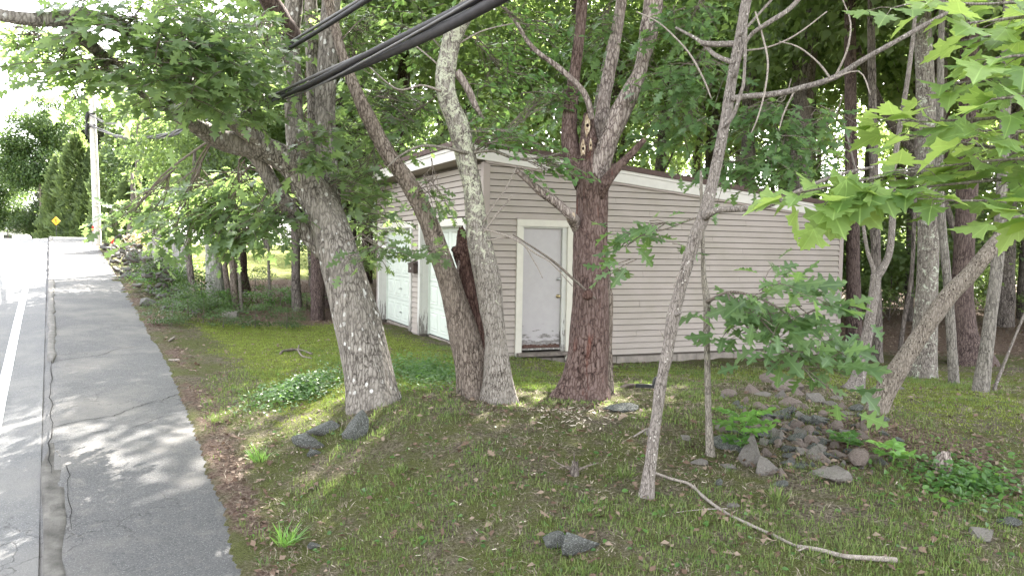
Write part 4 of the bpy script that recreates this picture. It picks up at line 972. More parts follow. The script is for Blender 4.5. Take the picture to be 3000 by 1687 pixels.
one_limb(tr, "limb", M['dead_limb'], [(1500, 380, 9.8, 40), (1512, 310, 9.9, 38), (1524, 230, 10, 32), (1545, 120, 10.1, 30), (1560, 20, 10.2, 28), (1570, -80, 10.2, 24)], 16, seed=48, ridge=.01)
one_limb(tr, "branch", M['snag_bark'], [(1505, 490, 9.5, 40), (1530, 450, 9.35, 28), (1560, 415, 9.3, 20), (1590, 385, 9.25, 18), (1622, 350, 9.2, 14)], 14, seed=45)
one_limb(tr, "branch_stub", M['dead_limb'], [(1455, 575, 9.6, 34), (1442, 552, 9.45, 30), (1433, 540, 9.3, 25), (1395, 506, 9.25, 24), (1365, 485, 9.2, 22), (1330, 455, 9.15, 17), (1297, 428, 9.1, 10)], 14, seed=46)
one_limb(tr, "branch", M['rot_wood'], [(1510, 400, 9.6, 16), (1522, 420, 9.55, 14), (1527, 440, 9.5, 12)], 8, seed=47)
one_limb(tr, "dead_twig", M['twig'], [(1498, 752, 9.25, 5), (1440, 700, 9.1, 7), (1395, 660, 9.05, 6), (1345, 625, 9.0, 5), (1290, 590, 9.0, 4)], 6, seed=49, ridge=0)
one_limb(tr, "dead_twig", M['dead_limb'], [(1490, 300, 9.5, 14), (1470, 235, 9.45, 16), (1410, 175, 9.4, 14), (1340, 120, 9.4, 12), (1300, 60, 9.4, 10), (1270, 20, 9.4, 6)], 8, seed=50, ridge=.002)
def hole(parent, px, py, d, w, h):
    b = MB(); c = P(px, py, d); ww, hh = w * d / F2, h * d / F2
    th = np.linspace(0, 2 * math.pi, 14, endpoint=False)
    def ring(s, dy, j):
        out = []
        for a in th:
            k = s * (1 + j * (.55 * math.sin(a * 3 + px) + .35 * math.sin(a * 7 + px * 2)) * abs(math.sin(a)))
            out.append(c + RT * (math.cos(a) * (ww * s if j else min(ww, hh) * s)) + np.array([0, 0, 1.]) * (math.sin(a) * (hh * k if j else min(ww, hh) * s * 1.2)) + np.array([0, dy, 0]))
        return out
    r0, r1, r2 = ring(.5, .03, .5), ring(.45, -.006, .5), ring(.26, .0, 0)
    b.add(np.array(r0 + r1 + r2), [(k * 14 + i, k * 14 + (i + 1) % 14, k * 14 + 14 + (i + 1) % 14, k * 14 + 14 + i) for k in (0, 1) for i in range(14)])
    b.build("torn_wood", M['pale_wood'], parent)
    b = MB(); r3 = ring(.262, .004, 0); r4 = ring(.06, .05, 0)
    b.add(np.array(r3 + r4), [(i, (i + 1) % 14, 14 + (i + 1) % 14, 14 + i) for i in range(14)] + [tuple(range(14, 28))]); b.build("woodpecker_hole", M['rot_wood'], parent)
hole(tr, 1478, 316, 9.52, 15, 54); hole(tr, 1467, 374, 9.38, 13, 42); hole(tr, 1486, 366, 9.38, 8, 30)
b = MB(); limb(b, [(1475, 741, 9.26, 20), (1476, 741, 9.18, 30), (1476, 742, 9.13, 24), (1476, 742, 9.12, 8)], 16, .01, lump=.25, seed=51); b.build("knot", M['rot_wood'], tr, True)
b = MB(); limb(b, [(1438, 548, 9.34, 22), (1432, 540, 9.30, 26), (1428, 537, 9.28, 20)], 12, .01, lump=.4, seed=52, jag=.03); b.build("torn_wood", M['pale_wood'], tr, True)

# 5. slim sapling in front
tr = thing("slim_sapling", "slim grey sapling leaning right, nearest of the bare stems before the long wall", "tree", base_of(1625, 1248, 6.45))
b = MB()
limb(b, [(1622, 1275, 6.45, 42), (1627, 1235, 6.45, 31), (1638, 1150, 6.45, 29), (1650, 1060, 6.45, 28), (1664, 960, 6.45, 28), (1682, 870, 6.45, 29), (1694, 800, 6.45, 34), (1703, 760, 6.45, 29), (1725, 680, 6.45, 29), (1748, 600, 6.45, 32), (1772, 540, 6.45, 34), (1790, 470, 6.45, 28), (1806, 400, 6.45, 27), (1820, 330, 6.45, 26), (1832, 260, 6.45, 27), (1843, 190, 6.45, 26), (1858, 110, 6.45, 25), (1872, 30, 6.45, 25), (1885, -60, 6.45, 24), (1910, -400, 6.4, 14)], 22, .05, lump=.10, ridge=.002, freq=30, seed=55, flare=(.7, 3, .035))
b.build("trunk", M['sapling_bark'], tr, True)
for pts, n_ in [([(1772, 545, 6.42, 26), (1800, 530, 6.35, 17), (1850, 526, 6.3, 16), (1910, 522, 6.2, 15), (1965, 503, 6.1, 14), (2040, 468, 6.0, 12), (2110, 440, 5.9, 10), (2200, 420, 5.8, 6)], 'branch'),
                ([(1838, 250, 6.42, 18), (1880, 243, 6.4, 16), (1950, 237, 6.3, 15), (2030, 218, 6.3, 14), (2100, 195, 6.2, 14), (2165, 155, 6.2, 13), (2230, 118, 6.1, 12), (2330, 62, 6.1, 11), (2440, 0, 6.0, 9), (2560, -80, 6, 6)], 'branch'),
                ([(1850, 160, 6.42, 14), (1800, 140, 6.5, 11), (1762, 105, 6.6, 10), (1700, 70, 6.7, 5)], 'branch'),
                ([(1858, 110, 6.45, 16), (1800, 112, 6.5, 15), (1764, 108, 6.55, 14)], 'branch_stub'),
                ([(1845, 195, 6.4, 12), (1880, 100, 6.3, 10), (1930, 60, 6.2, 12), (1990, 20, 6.2, 12), (2040, -40, 6.2, 10)], 'branch'),
                ([(1822, 320, 6.4, 9), (1845, 290, 6.35, 11), (1865, 230, 6.3, 9), (1872, 190, 6.3, 8), (1880, 0, 6.3, 6)], 'branch'),
                ([(1900, 30, 6.3, 4), (1918, 90, 6.25, 5), (1932, 160, 6.2, 5), (1922, 240, 6.2, 5), (1905, 300, 6.2, 4), (1890, 335, 6.2, 3)], 'twig'),
                ([(1790, 250, 6.5, 3), (1770, 200, 6.5, 5), (1730, 130, 6.5, 5), (1660, 60, 6.5, 4), (1600, 30, 6.5, 3)], 'twig'),
                ([(1855, 130, 6.4, 6), (1930, 120, 6.3, 5), (2000, 90, 6.2, 4), (2080, 30, 6.2, 3)], 'twig'),
                ([(2090, 200, 6.2, 6), (2060, 160, 6.2, 5), (2010, 120, 6.2, 4), (1960, 105, 6.2, 3)], 'twig'),
                ([(2100, 195, 6.2, 6), (2130, 130, 6.1, 5), (2140, 60, 6.1, 4), (2120, 0, 6.1, 3)], 'twig'),
                ([(1860, 90, 6.4, 8), (1905, 40, 6.5, 7), (1960, -20, 6.5, 6)], 'branch'),
                ([(2080, 205, 6.2, 5), (2160, 180, 6.15, 4), (2190, 240, 6.1, 3)], 'twig'),
                ([(2000, 225, 6.3, 5), (1970, 290, 6.3, 4), (1960, 330, 6.3, 2)], 'twig'),
                ([(1695, 795, 6.42, 10), (1706, 790, 6.38, 8), (1713, 786, 6.36, 9)], 'branch_stub'),
                ([(1715, 680, 6.42, 4), (1702, 700, 6.4, 4), (1695, 722, 6.4, 2)], 'twig'), ([(1672, 850, 6.4, 4), (1664, 838, 6.38, 3), (1660, 828, 6.38, 2)], 'twig')]:
    one_limb(tr, n_, M['sapling_bark'] if 'branch' in n_ else M['dead_twig'], pts, 10 if n_ == 'branch' else 7, .06, seed=int(pts[0][0]), ridge=0, lump=.12)
fo = Foliage()
for a in [(1600, 190, 10.6, 110, 60, 26), (1730, 180, 9.2, 100, 55, 30), (1710, 310, 9.6, 90, 60, 24), (1500, 80, 10.6, 110, 70, 26), (1930, 290, 9.2, 110, 50, 30), (1960, 390, 9.0, 110, 55, 34), (2060, 330, 9.2, 80, 60, 24), (1860, 420, 9.2, 60, 40, 12), (1740, 50, 9.0, 110, 55, 26), (1640, 330, 9.9, 50, 50, 9), (1400, 250, 11.0, 80, 80, 18)]:
    fo.mass(*a[:6], size=.16, k=6, ln=.45, frm=(a[0] + 60, a[1] - 90, a[2] + .4), cam_tilt=.35, flat=.4, br=.008)
ov = thing("oak_tree", "leafy young oak behind the slim sapling, its sprays hanging over the garage roof", "tree", (1.02, 11.3, gz(1.02, 11.3)))
b = MB(); wlimb(b, [(1.02, 11.3, -.4, .09), (1.02, 11.3, 1.5, .08), (1.1, 11.3, 3.5, .07), (1.5, 11.2, 5.5, .05), (2.0, 11.1, 8.0, .03)], 10, .3); b.build("trunk", M['young_bark'], ov, True)
fo.finish(ov, M['oak_light'], 'oak', 'oak_low', 300)
for (dx, dy, dz, s) in ((.6, -1.0, 7.4, 2.4), (2.4, 1.6, 9.4, 3.0), (.6, -3.6, 9.0, 2.8), (3.2, -2.0, 9.0, 2.6), (.8, 2.0, 12.5, 3.2), (2.2, 3.8, 9.6, 2.6), (4.2, 4.0, 10.2, 2.8), (1.2, 5.0, 10.8, 3.2), (1.6, 8.0, 13.0, 3.4)): put("crown", CROWN_HI[int(rng.integers(3))], ov, (dx, dy, dz), s)  # mostly out-of-view canopy added to stop sun patches on the lawn

# 6. thin leafy oak sapling
tr = thing("leafy_sapling", "thin grey sapling with big oak leaves hanging before the right end of the wall", "tree", base_of(1787, 1140, 7.3))
b = MB()
limb(b, [(1790, 1165, 7.3, 34), (1786, 1120, 7.3, 22), (1782, 1040, 7.3, 16), (1780, 950, 7.3, 15), (1779, 880, 7.3, 15), (1778, 800, 7.3, 17), (1778, 755, 7.3, 20), (1771, 700, 7.3, 12), (1768, 620, 7.3, 10), (1766, 540, 7.3, 9), (1764, 480, 7.3, 8), (1763, 430, 7.3, 5)], 14, .06, lump=.14, seed=61)
b.build("trunk", M['young_bark'], tr, True)
for pts in [[(1779, 760, 7.28, 12), (1800, 748, 7.2, 9), (1830, 735, 7.1, 8), (1880, 740, 7.0, 7), (1950, 770, 6.9, 5), (2040, 830, 6.8, 4)], [(1766, 545, 7.28, 6), (1730, 555, 7.2, 5), (1680, 575, 7.15, 4), (1620, 590, 7.1, 3), (1570, 620, 7.1, 2)], [(1830, 735, 7.1, 6), (1900, 790, 6.9, 5), (1990, 890, 6.7, 4), (2050, 960, 6.5, 3)], [(1830, 738, 7.1, 5), (1850, 780, 7.0, 4), (1900, 850, 6.95, 3)], [(1779, 815, 7.2, 4), (1762, 845, 7.2, 3), (1752, 870, 7.2, 2)]]:
    one_limb(tr, "branch", M['twig'], pts, 6, .06, seed=int(pts[1][1]), ridge=0)
fo = Foliage()
for a in [(1940, 730, 7.0, 95, 40, 9), (2030, 755, 6.9, 75, 40, 6), (1880, 780, 7.0, 80, 50, 7), (1970, 815, 6.9, 110, 50, 9), (2060, 850, 6.8, 60, 50, 6), (1960, 890, 6.8, 100, 35, 6), (2060, 930, 6.6, 45, 40, 4), (1850, 820, 7.1, 45, 30, 3)]:
    fo.mass(*a[:6], size=.25, k=4, ln=.40, cam_tilt=.65, flat=.4, br=0)
for a in [(1665, 562, 7.1, 60, 18, 4), (1600, 600, 7.1, 50, 24, 4), (1570, 650, 7.1, 26, 22, 2), (1670, 610, 7.1, 30, 14, 1)]:
    fo.mass(*a[:6], size=.20, k=4, ln=.28, cam_tilt=.6, flat=.4, br=0)
fo.finish(tr, M['oak_light'], 'oak', 'oak_low', 300, None, M['oak_vein'])
# 7. broken leaning trunk and the forked tree on the right
tr = thing("broken_trunk", "bare pitted trunk leaning steeply right and snapped off at its top", "tree", base_of(2192, 1060, 8.6))
b = MB()
limb(b, [(2180, 1090, 8.6, 70), (2196, 1050, 8.6, 56), (2225, 990, 8.58, 50), (2258, 930, 8.55, 47), (2300, 865, 8.5, 44), (2345, 800, 8.45, 42), (2395, 735, 8.4, 42), (2440, 690, 8.35, 40), (2480, 640, 8.3, 37), (2515, 600, 8.3, 34), (2545, 570, 8.3, 32)], 32, .04, ridge=.006, freq=24, lump=.14, seed=71, jag=.06)
b.build("trunk", M['pitted_bark'], tr, True)
one_limb(tr, "splintered_end", M['rot_wood'], [(2520, 592, 8.29, 20), (2545, 566, 8.28, 18), (2552, 556, 8.28, 6)], 9, seed=72, jag=.04)
tr = thing("forked_tree", "slender pale tree forking in a tight Y beside the right corner of the garage", "tree", base_of(2155, 965, 10.6))
b = MB()
limb(b, [(2145, 985, 10.6, 52), (2156, 955, 10.6, 36), (2170, 900, 10.6, 28), (2184, 830, 10.6, 26), (2196, 760, 10.6, 25), (2205, 690, 10.6, 25)], 18, .06, lump=.1, ridge=.002, freq=24, seed=73, flare=(.5, 3, .08))
limb(b, [(2205, 695, 10.6, 24), (2222, 672, 10.6, 19), (2236, 640, 10.6, 17), (2243, 590, 10.6, 16), (2246, 520, 10.6, 15), (2248, 430, 10.5, 14), (2262, 330, 10.5, 13), (2280, 220, 10.4, 12), (2296, 100, 10.4, 10), (2310, -60, 10.4, 8)], 14, .08, lump=.1, seed=74)
limb(b, [(2204, 700, 10.6, 16), (2195, 670, 10.6, 11), (2182, 630, 10.6, 9), (2172, 570, 10.6, 8), (2165, 500, 10.6, 7), (2150, 420, 10.6, 5), (2120, 300, 10.6, 4)], 10, .08, lump=.1, seed=75)
b.build("trunk", M['sapling_bark'], tr, True)
for (dx, dy, dz, s) in ((1.4, .6, 8.2, 2.4), (.2, 2.6, 10.5, 2.8), (2.6, -.8, 10.0, 2.6)): put("crown", CROWN[0], tr, (dx, dy, dz), s)  # high crowns out of view, extra ones added against direct sun

# 8. wood edge trunks on the right, each one told apart
def edge_tree(label, mat, pts, sides, seed, crown, name="wood_edge_tree", ridge=.006, lump=.08, flare=(.25, 4, .05)):
    dd = float(np.clip(screen(on_ground(pts[0][0], pts[0][1]))[2], pts[0][2] * .75, pts[0][2] * 1.45)); pts = [(x, y, d - pts[0][2] + dd, w) for x, y, d, w in pts]
    t_ = thing(name, label, "tree", base_of(pts[0][0], pts[0][1], pts[0][2]))
    b = MB(); b0 = list(pts[0]); p0 = (pts[0][0] - (pts[1][0] - pts[0][0]) * .2, pts[0][1] + 50, pts[0][2], pts[0][3] * 1.15)
    limb(b, [p0] + pts, sides, .10, ridge=ridge, freq=14, lump=lump, seed=seed, flare=flare); b.build("trunk", M[mat], t_, True)
    top = P(*pts[-1][:3]) - np.array(t_.location)
    for (dx, dy, dz, s) in crown: put("crown", CROWN[int(rng.integers(4))], t_, (top[0] + dx, top[1] + dy, top[2] + dz), s)
    return t_
edge_tree("thick straight trunk mottled with pale lichen right of the garage", 'lichen_trunk', [(2318, 950, 12.2, 72), (2325, 850, 12.2, 60), (2332, 720, 12.2, 54), (2336, 580, 12.2, 50), (2335, 420, 12.2, 47), (2330, 250, 12.2, 45), (2322, 80, 12.2, 42), (2320, -120, 12.2, 36), (2320, -420, 12.2, 26)], 28, 81, [(0, .5, 1.0, 2.6), (-1.5, 1, .4, 2.0)])
edge_tree("slim straight grey trunk just behind the forked pale tree", 'wood_trunk', [(2208, 910, 13.6, 27), (2206, 800, 13.6, 25), (2203, 640, 13.6, 24), (2200, 480, 13.6, 23), (2196, 320, 13.6, 21), (2192, 100, 13.6, 19), (2190, -200, 13.6, 14)], 14, 82, [(0, .5, 1.6, 2.2)])
edge_tree("grey trunk rising just right of the thick lichen mottled trunk", 'grey_trunk', [(2400, 965, 12.0, 26), (2394, 860, 12.0, 23), (2388, 760, 12.0, 21), (2378, 660, 12.0, 21), (2368, 540, 12.0, 20), (2362, 400, 12.0, 19), (2366, 200, 12.0, 16), (2372, -150, 12.0, 10)], 14, 83, [(.5, .5, 1.4, 2.0)])
edge_tree("grey trunk leaning right, last pale stem before the photo's right edge", 'grey_trunk', [(2466, 985, 11.2, 38), (2478, 900, 11.2, 33), (2492, 790, 11.2, 31), (2506, 680, 11.2, 29), (2516, 560, 11.2, 27), (2524, 400, 11.2, 25), (2530, 200, 11.2, 22), (2536, -150, 11.2, 16)], 18, 84, [(.8, .5, 1.5, 2.3)])
edge_tree("massive dark trunk with a flared foot deep among the trees on the right", 'red_trunk', [(2440, 915, 16.5, 104), (2425, 850, 16.5, 62), (2418, 760, 16.5, 54), (2424, 650, 16.5, 52), (2432, 500, 16.5, 50), (2436, 300, 16.5, 46), (2440, 0, 16.5, 40), (2440, -300, 16.5, 30)], 24, 85, [(0, 1, .6, 3.2), (2, 0, -.5, 2.4)], flare=(.5, 3, .05))
edge_tree("reddish dark trunk seen directly past the right corner of the garage", 'red_trunk', [(2150, 885, 17.0, 44), (2148, 800, 17.0, 36), (2146, 680, 17.0, 34), (2144, 520, 17.0, 32), (2140, 300, 17.0, 30), (2138, 0, 17.0, 26), (2138, -250, 17.0, 20)], 16, 86, [(0, 1, .6, 3.0)])
edge_tree("dark crooked trunk crossing the upper right sky gaps at a slant", 'wood_trunk', [(2420, 640, 14.0, 16), (2345, 430, 13.8, 17), (2280, 360, 13.8, 19), (2235, 300, 13.6, 20), (2200, 230, 13.6, 20), (2160, 130, 13.4, 20), (2120, 60, 13.4, 18), (2090, -60, 13.4, 14)], 12, 87, [(0, .5, 1.2, 1.8)])
edge_tree("pair of thin dark stems between the forked tree and the lichen mottled trunk", 'wood_trunk', [(2262, 900, 15.0, 12), (2275, 800, 15.0, 11), (2292, 700, 15.0, 10), (2300, 560, 15.0, 10), (2306, 300, 15.0, 8), (2310, -100, 15.0, 6)], 8, 88, [(0, .5, 1.2, 1.8)])
edge_tree("thin pale stem leaning right at the lower right edge of the wood", 'sapling_bark', [(2500, 985, 11.6, 10), (2520, 930, 11.6, 9), (2552, 850, 11.6, 8), (2600, 740, 11.6, 7), (2680, 560, 11.6, 5)], 8, 89, [])

# 9. Norway maple reaching in from the right, near the camera
tr = thing("norway_maple", "maple boughs with big bright yellow green leaves reaching in from the right", "tree", (4.3, 3.6, gz(4.3, 3.6) - .02))
b = MB(); wlimb(b, [(4.3, 3.6, -1.4, .16), (4.3, 3.6, 0.5, .12), (4.35, 3.65, 2.4, .11), (4.4, 3.7, 5.0, .09), (4.5, 3.5, 8.0, .05)], 14, .2, lump=.08, seed=91); b.build("trunk", M['grey_trunk'], tr, True)
BO = [[(3100, 250, 4.0, 30), (2750, 360, 3.9, 20), (2500, 415, 3.8, 15), (2250, 440, 3.75, 9), (2090, 470, 3.7, 6), (1985, 490, 3.7, 4)],
      [(3100, 60, 4.1, 26), (2750, 150, 4.0, 14), (2560, 195, 3.95, 9), (2450, 205, 3.9, 6), (2370, 215, 3.9, 4)],
      [(3100, 330, 4.0, 24), (2760, 470, 3.8, 14), (2560, 500, 3.6, 8), (2420, 505, 3.5, 5), (2350, 500, 3.5, 4)],
      [(3100, -120, 4.2, 26), (2760, -20, 4.1, 12), (2500, 10, 4.1, 7), (2330, 5, 4.1, 5), (2250, 20, 4.1, 4)],
      [(3000, 150, 4.0, 24), (2750, 255, 3.9, 13), (2520, 295, 3.85, 9), (2330, 305, 3.8, 6), (2220, 300, 3.8, 4)],
      [(3050, 350, 4.0, 20), (2760, 400, 3.7, 12), (2560, 400, 3.65, 8), (2400, 415, 3.6, 5), (2250, 430, 3.6, 4)],
      [(3050, 250, 3.6, 20), (2760, 300, 3.5, 12), (2600, 330, 3.4, 8), (2470, 330, 3.4, 5)],
      [(2250, 440, 3.75, 6), (2190, 465, 3.7, 5), (2120, 500, 3.65, 4), (2070, 520, 3.6, 3)],
      [(3000, 40, 3.9, 20), (2700, 90, 3.8, 12), (2560, 80, 3.8, 8), (2440, 100, 3.8, 5)],
      [(3000, 400, 3.9, 20), (2700, 440, 3.75, 12), (2480, 455, 3.7, 8), (2330, 470, 3.7, 5), (2210, 480, 3.7, 4)],
      [(3000, 200, 4.3, 20), (2700, 350, 4.3, 12), (2500, 370, 4.3, 8), (2380, 350, 4.3, 5), (2280, 340, 4.3, 4)],
      [(3000, 100, 3.8, 20), (2700, 150, 3.6, 12), (2580, 140, 3.5, 8), (2490, 150, 3.5, 5)],
      [(3000, 0, 3.9, 20), (2700, 30, 3.7, 12), (2560, 45, 3.6, 8), (2430, 60, 3.6, 5)],
      [(3000, 200, 3.6, 20), (2700, 230, 3.5, 12), (2600, 240, 3.4, 8), (2500, 250, 3.4, 5)],
      [(3000, 420, 3.6, 20), (2720, 520, 3.4, 12), (2600, 540, 3.3, 8), (2520, 550, 3.3, 5)]]
fo = Foliage()
for i, pts in enumerate(BO):
    pw = np.array([P(x, y, d) for x, y, d, w in pts])
    b = MB(); rr_ = [max(w * d / F2 / 2, .002) for x, y, d, w in pts]
    root = [] if pts[0][0] < 2900 else [np.array([4.33, 3.63, pw[0][2] - .22]), (np.array([4.33, 3.63, pw[0][2] - .22]) + pw[0]) / 2 + [0, 0, .06]]
    b.tube(np.array(root + list(pw)), ([rr_[0] * 1.25, rr_[0] * 1.1] if root else []) + rr_, 10, .06, lump=.1, seed=100 + i); b.build("branch", M['sapling_bark'], tr, True)
    L = np.r_[0, np.cumsum(np.linalg.norm(np.diff(pw, axis=0), axis=1))]
    k = int(L[-1] / .075)
    tt = np.linspace(.22, 1.0, k) * L[-1] + rng.uniform(-.03, .03, k)
    c = np.stack([np.interp(tt, L, pw[:, j]) for j in range(3)], -1)
    dr = np.stack([np.interp(np.minimum(tt + .1, L[-1]), L, pw[:, j]) - np.interp(np.maximum(tt - .1, 0), L, pw[:, j]) for j in range(3)], -1); dr /= np.linalg.norm(dr, axis=1)[:, None]
    for s in (-1, 1):
        side = np.cross(dr, [0, 0, 1.]) * s; side /= np.linalg.norm(side, axis=1)[:, None]
        ld = dr * .6 + side * .75 + rng.normal(0, .22, (k, 3)); ld[:, 2] -= .12
        off = rng.uniform(.05, .16, k)[:, None]
        p0 = c + ld * off
        keepm = rng.random(k) < (.52 if i in (0, 9) else .70)
        n_ = np.array([0, 0, 1.]) + rng.normal(0, .22, (k, 3)) + np.array([0, -.36, 0])
        fo.p.append(p0[keepm]); fo.d.append(ld[keepm]); fo.n.append(n_[keepm]); fo.s.append(rng.uniform(.095, .178, keepm.sum()))
        for a, e in zip(c[keepm], p0[keepm]): fo.br.append((np.array([a, (a + e) / 2 + [0, 0, .01], e]), np.array([.0022, .0018, .0015])))
for (x, y, d, n_) in [(2110, 500, 3.6, 5), (2160, 500, 3.6, 4), (2060, 540, 3.6, 3), (2200, 450, 3.65, 4)]:   # hanging cluster by the wall end
    c = P(x, y, d) + rng.normal(0, .05, (n_, 3)); ld = rng.normal(0, .4, (n_, 3)) + [-.1, 0, -.9]
    fo.p.append(c); fo.d.append(ld); fo.n.append(rng.normal(0, .3, (n_, 3)) + [0, -1, .5]); fo.s.append(rng.uniform(.12, .19, n_))
fo.finish(tr, M['maple_leaf'], 'maple', 'maple_low', 300, M['twig'], M['maple_vein'])
put("crown", CROWN_HI[1], tr, (1.6, -1.4, 8.2), 2.4)

# ------------------------------------------------------------------ background woods
TRUNKM = {}
def wood_trunk(kind, h):
    k = (kind, h)
    if k not in TRUNKM:
        b = MB(); sd = len(TRUNKM) + 200; r = np.random.default_rng(sd)
        q = np.array([[0, 0, -.6], [0, 0, 0], [0, 0, h * .25], [0, 0, h * .5], [0, 0, h * .75], [0, 0, h]]) + np.c_[r.normal(0, .16, (6, 2)) * [[0], [0], [1], [2], [3], [4]] * .5, np.zeros(6)]
        b.tube(q, np.array([1.35, 1.15, 1.0, .85, .6, .25]) * .16, 10, .35, ridge=.008, freq=12, lump=.12, seed=sd)
        for j in range(7):
            z0 = h * (.28 + .6 * j / 7); a = r.uniform(0, 6.28); L = r.uniform(1.2, 2.6)
            d = np.array([math.cos(a), math.sin(a), r.uniform(.15, .8)])
            c = np.array([np.interp(z0, q[:, 2], q[:, 0]), np.interp(z0, q[:, 2], q[:, 1]), z0])
            b.tube([c, c + d * L * .5 + [0, 0, .1], c + d * L + [0, 0, .4]], [.05, .035, .012], 5, .4)
        me = b.mesh("trunk"); me.polygons.foreach_set("use_smooth", [True] * len(me.polygons)); me.materials.append(M[kind]); TRUNKM[k] = me
    return TRUNKM[k]
shed_c = np.array([-0.4606, 13.0759]); ax_ = np.array([math.cos(rad(23)), math.sin(rad(23))]); ay_ = np.array([-math.sin(rad(23)), math.cos(rad(23))])
def in_shed(x, y, m=1.2):
    q = np.array([x, y]) - shed_c; a, b_ = q @ ax_, q @ ay_
    return -m < a < LX + m and -m < b_ < LY + m
placed = []
def forest(n, x0, x1, y0, y1, sep, label, group, kinds, crowns, hr=(17, 24), cr=(2.6, 3.7), low=3.4, cond=None, name="forest_tree"):
    c = 0; tries = 0
    while c < n and tries < 6000:
        tries += 1
        x, y = rng.uniform(x0, x1), rng.uniform(y0, y1)
        if in_shed(x, y) or any((x - a) ** 2 + (y - b_) ** 2 < sep * sep for a, b_ in placed): continue
        if cond and not cond(x, y): continue
        placed.append((x, y)); h = round(rng.uniform(*hr) / 2) * 2.0; c += 1
        t_ = thing(name, label, "tree", (x, y, gz(x, y) - .03), group)
        wd = rng.uniform(.6, 1.5)
        put("trunk", wood_trunk(kinds[int(rng.integers(len(kinds)))], h), t_, (0, 0, 0), (wd, wd, 1))
        s = rng.uniform(*cr)
        put("crown", crowns[int(rng.integers(len(crowns)))], t_, (rng.normal(0, .5), rng.normal(0, .5), h * .80), (s, s, s * 1.15))
        put("crown", crowns[int(rng.integers(len(crowns)))], t_, (rng.normal(0, .8), rng.normal(0, .8), low + rng.uniform(.6, 2.2) + (h * .8 - low) * .35), (s * 1.0, s * 1.0, s * .9))
        if rng.random() < .45: put("crown", crowns[int(rng.integers(len(crowns)))], t_, (rng.normal(0, .6), rng.normal(0, .6), low + rng.uniform(-1.2, .6)), (s * .72, s * .72, s * .5))
forest(22, 5.0, 24, 17.5, 31, 1.9, "slim dark tree in the shady wood right of the garage", "trees of the wood right of the garage", ['wood_trunk', 'red_trunk', 'wood_trunk'], CROWN, cond=lambda x, y: x > 5.5 + (y - 15) * .12)
forest(16, -3.5, 13, 24.5, 40, 2.1, "tall leafy tree in the wood behind the garage roof", "trees of the wood behind the garage", ['wood_trunk', 'red_trunk'], CROWN)
forest(18, 8, 34, 31, 52, 2.6, "distant tree deep in the wood past the lichen mottled trunk", "far trees deep in the wood", ['wood_trunk'], CROWN, cr=(2.6, 3.6), cond=lambda x, y: x > y * .2)
forest(9, -5, 12, 41, 56, 3.0, "far leafy tree at the back of the wood above the roof", "far trees behind the garage", ['wood_trunk'], CROWN, cr=(3, 4))
forest(8, -8.5, -3.4, 19.5, 27, 1.6, "dark tree left of the garage, seen past the big grey maple", "trees between the drive and the back lawn", ['wood_trunk', 'red_trunk'], CROWN, hr=(10, 14), cr=(1.7, 2.3), low=3.0, cond=lambda x, y: 4.6 < uv(x, y)[1] < 9.5 and uv(x, y)[0] > 18.8 and not (540 < float(screen(np.array([x, y, .5]))[0]) < 790))
forest(10, -36, -6, 50, 72, 3.2, "sunlit tree beyond the back lawn left of the garage", "trees beyond the back lawn", ['wood_trunk'], CROWN_SUN, hr=(9, 13), cr=(2.8, 3.8), low=2.0, cond=lambda x, y: uv(x, y)[1] > 6)
def shrubs(n, x0, x1, y0, y1, s0, s1, label, group, meshes, cond=None, name="shrub"):
    c = 0; tries = 0
    while c < n and tries < 3000:
        tries += 1; x, y = rng.uniform(x0, x1), rng.uniform(y0, y1)
        if in_shed(x, y, .9) or (cond and not cond(x, y)): continue
        t_ = thing(name, label, "shrub", (x, y, gz(x, y) - .02), group); s = rng.uniform(s0, s1); c += 1
        b = MB(); b.tube([(0, 0, -.1), (.03, 0, s * .5), (0, .05, s)], [.02, .014, .006], 5, .2)
        for k in range(3):
            a = rng.uniform(0, 6.28); b.tube([(0, 0, 0), (math.cos(a) * s * .3, math.sin(a) * s * .3, s * .5), (math.cos(a) * s * .55, math.sin(a) * s * .55, s * .9)], [.014, .01, .004], 4, .2)
        b.build("stem", M['twig'], t_, world=False)
        put("foliage", meshes[int(rng.integers(len(meshes)))], t_, (0, 0, s * .75), (s, s, s * .8))
shrubs(26, 4.5, 24, 18.5, 32, .7, 1.5, "dark leafy understorey bush in the wood right of the garage", "understorey bushes in the wood", SHRUB, cond=lambda x, y: x > 6 + (y - 15) * .12)
shrubs(14, 7, 30, 30, 46, 1.2, 2.4, "big understorey bush far back in the wood", "far understorey bushes", SHRUB + SHRUB_SUN, cond=lambda x, y: x > y * .22)
shrubs(24, -3, 14, 24, 38, 1.8, 3.3, "understorey bush behind the garage roof", "understorey bushes behind the garage", SHRUB)

shrubs(26, -4, 48, 46, 62, 2.6, 4.6, "tall bush closing the far side of the wood", "bushes at the far side of the wood", SHRUB, cond=lambda x, y: x > -2)
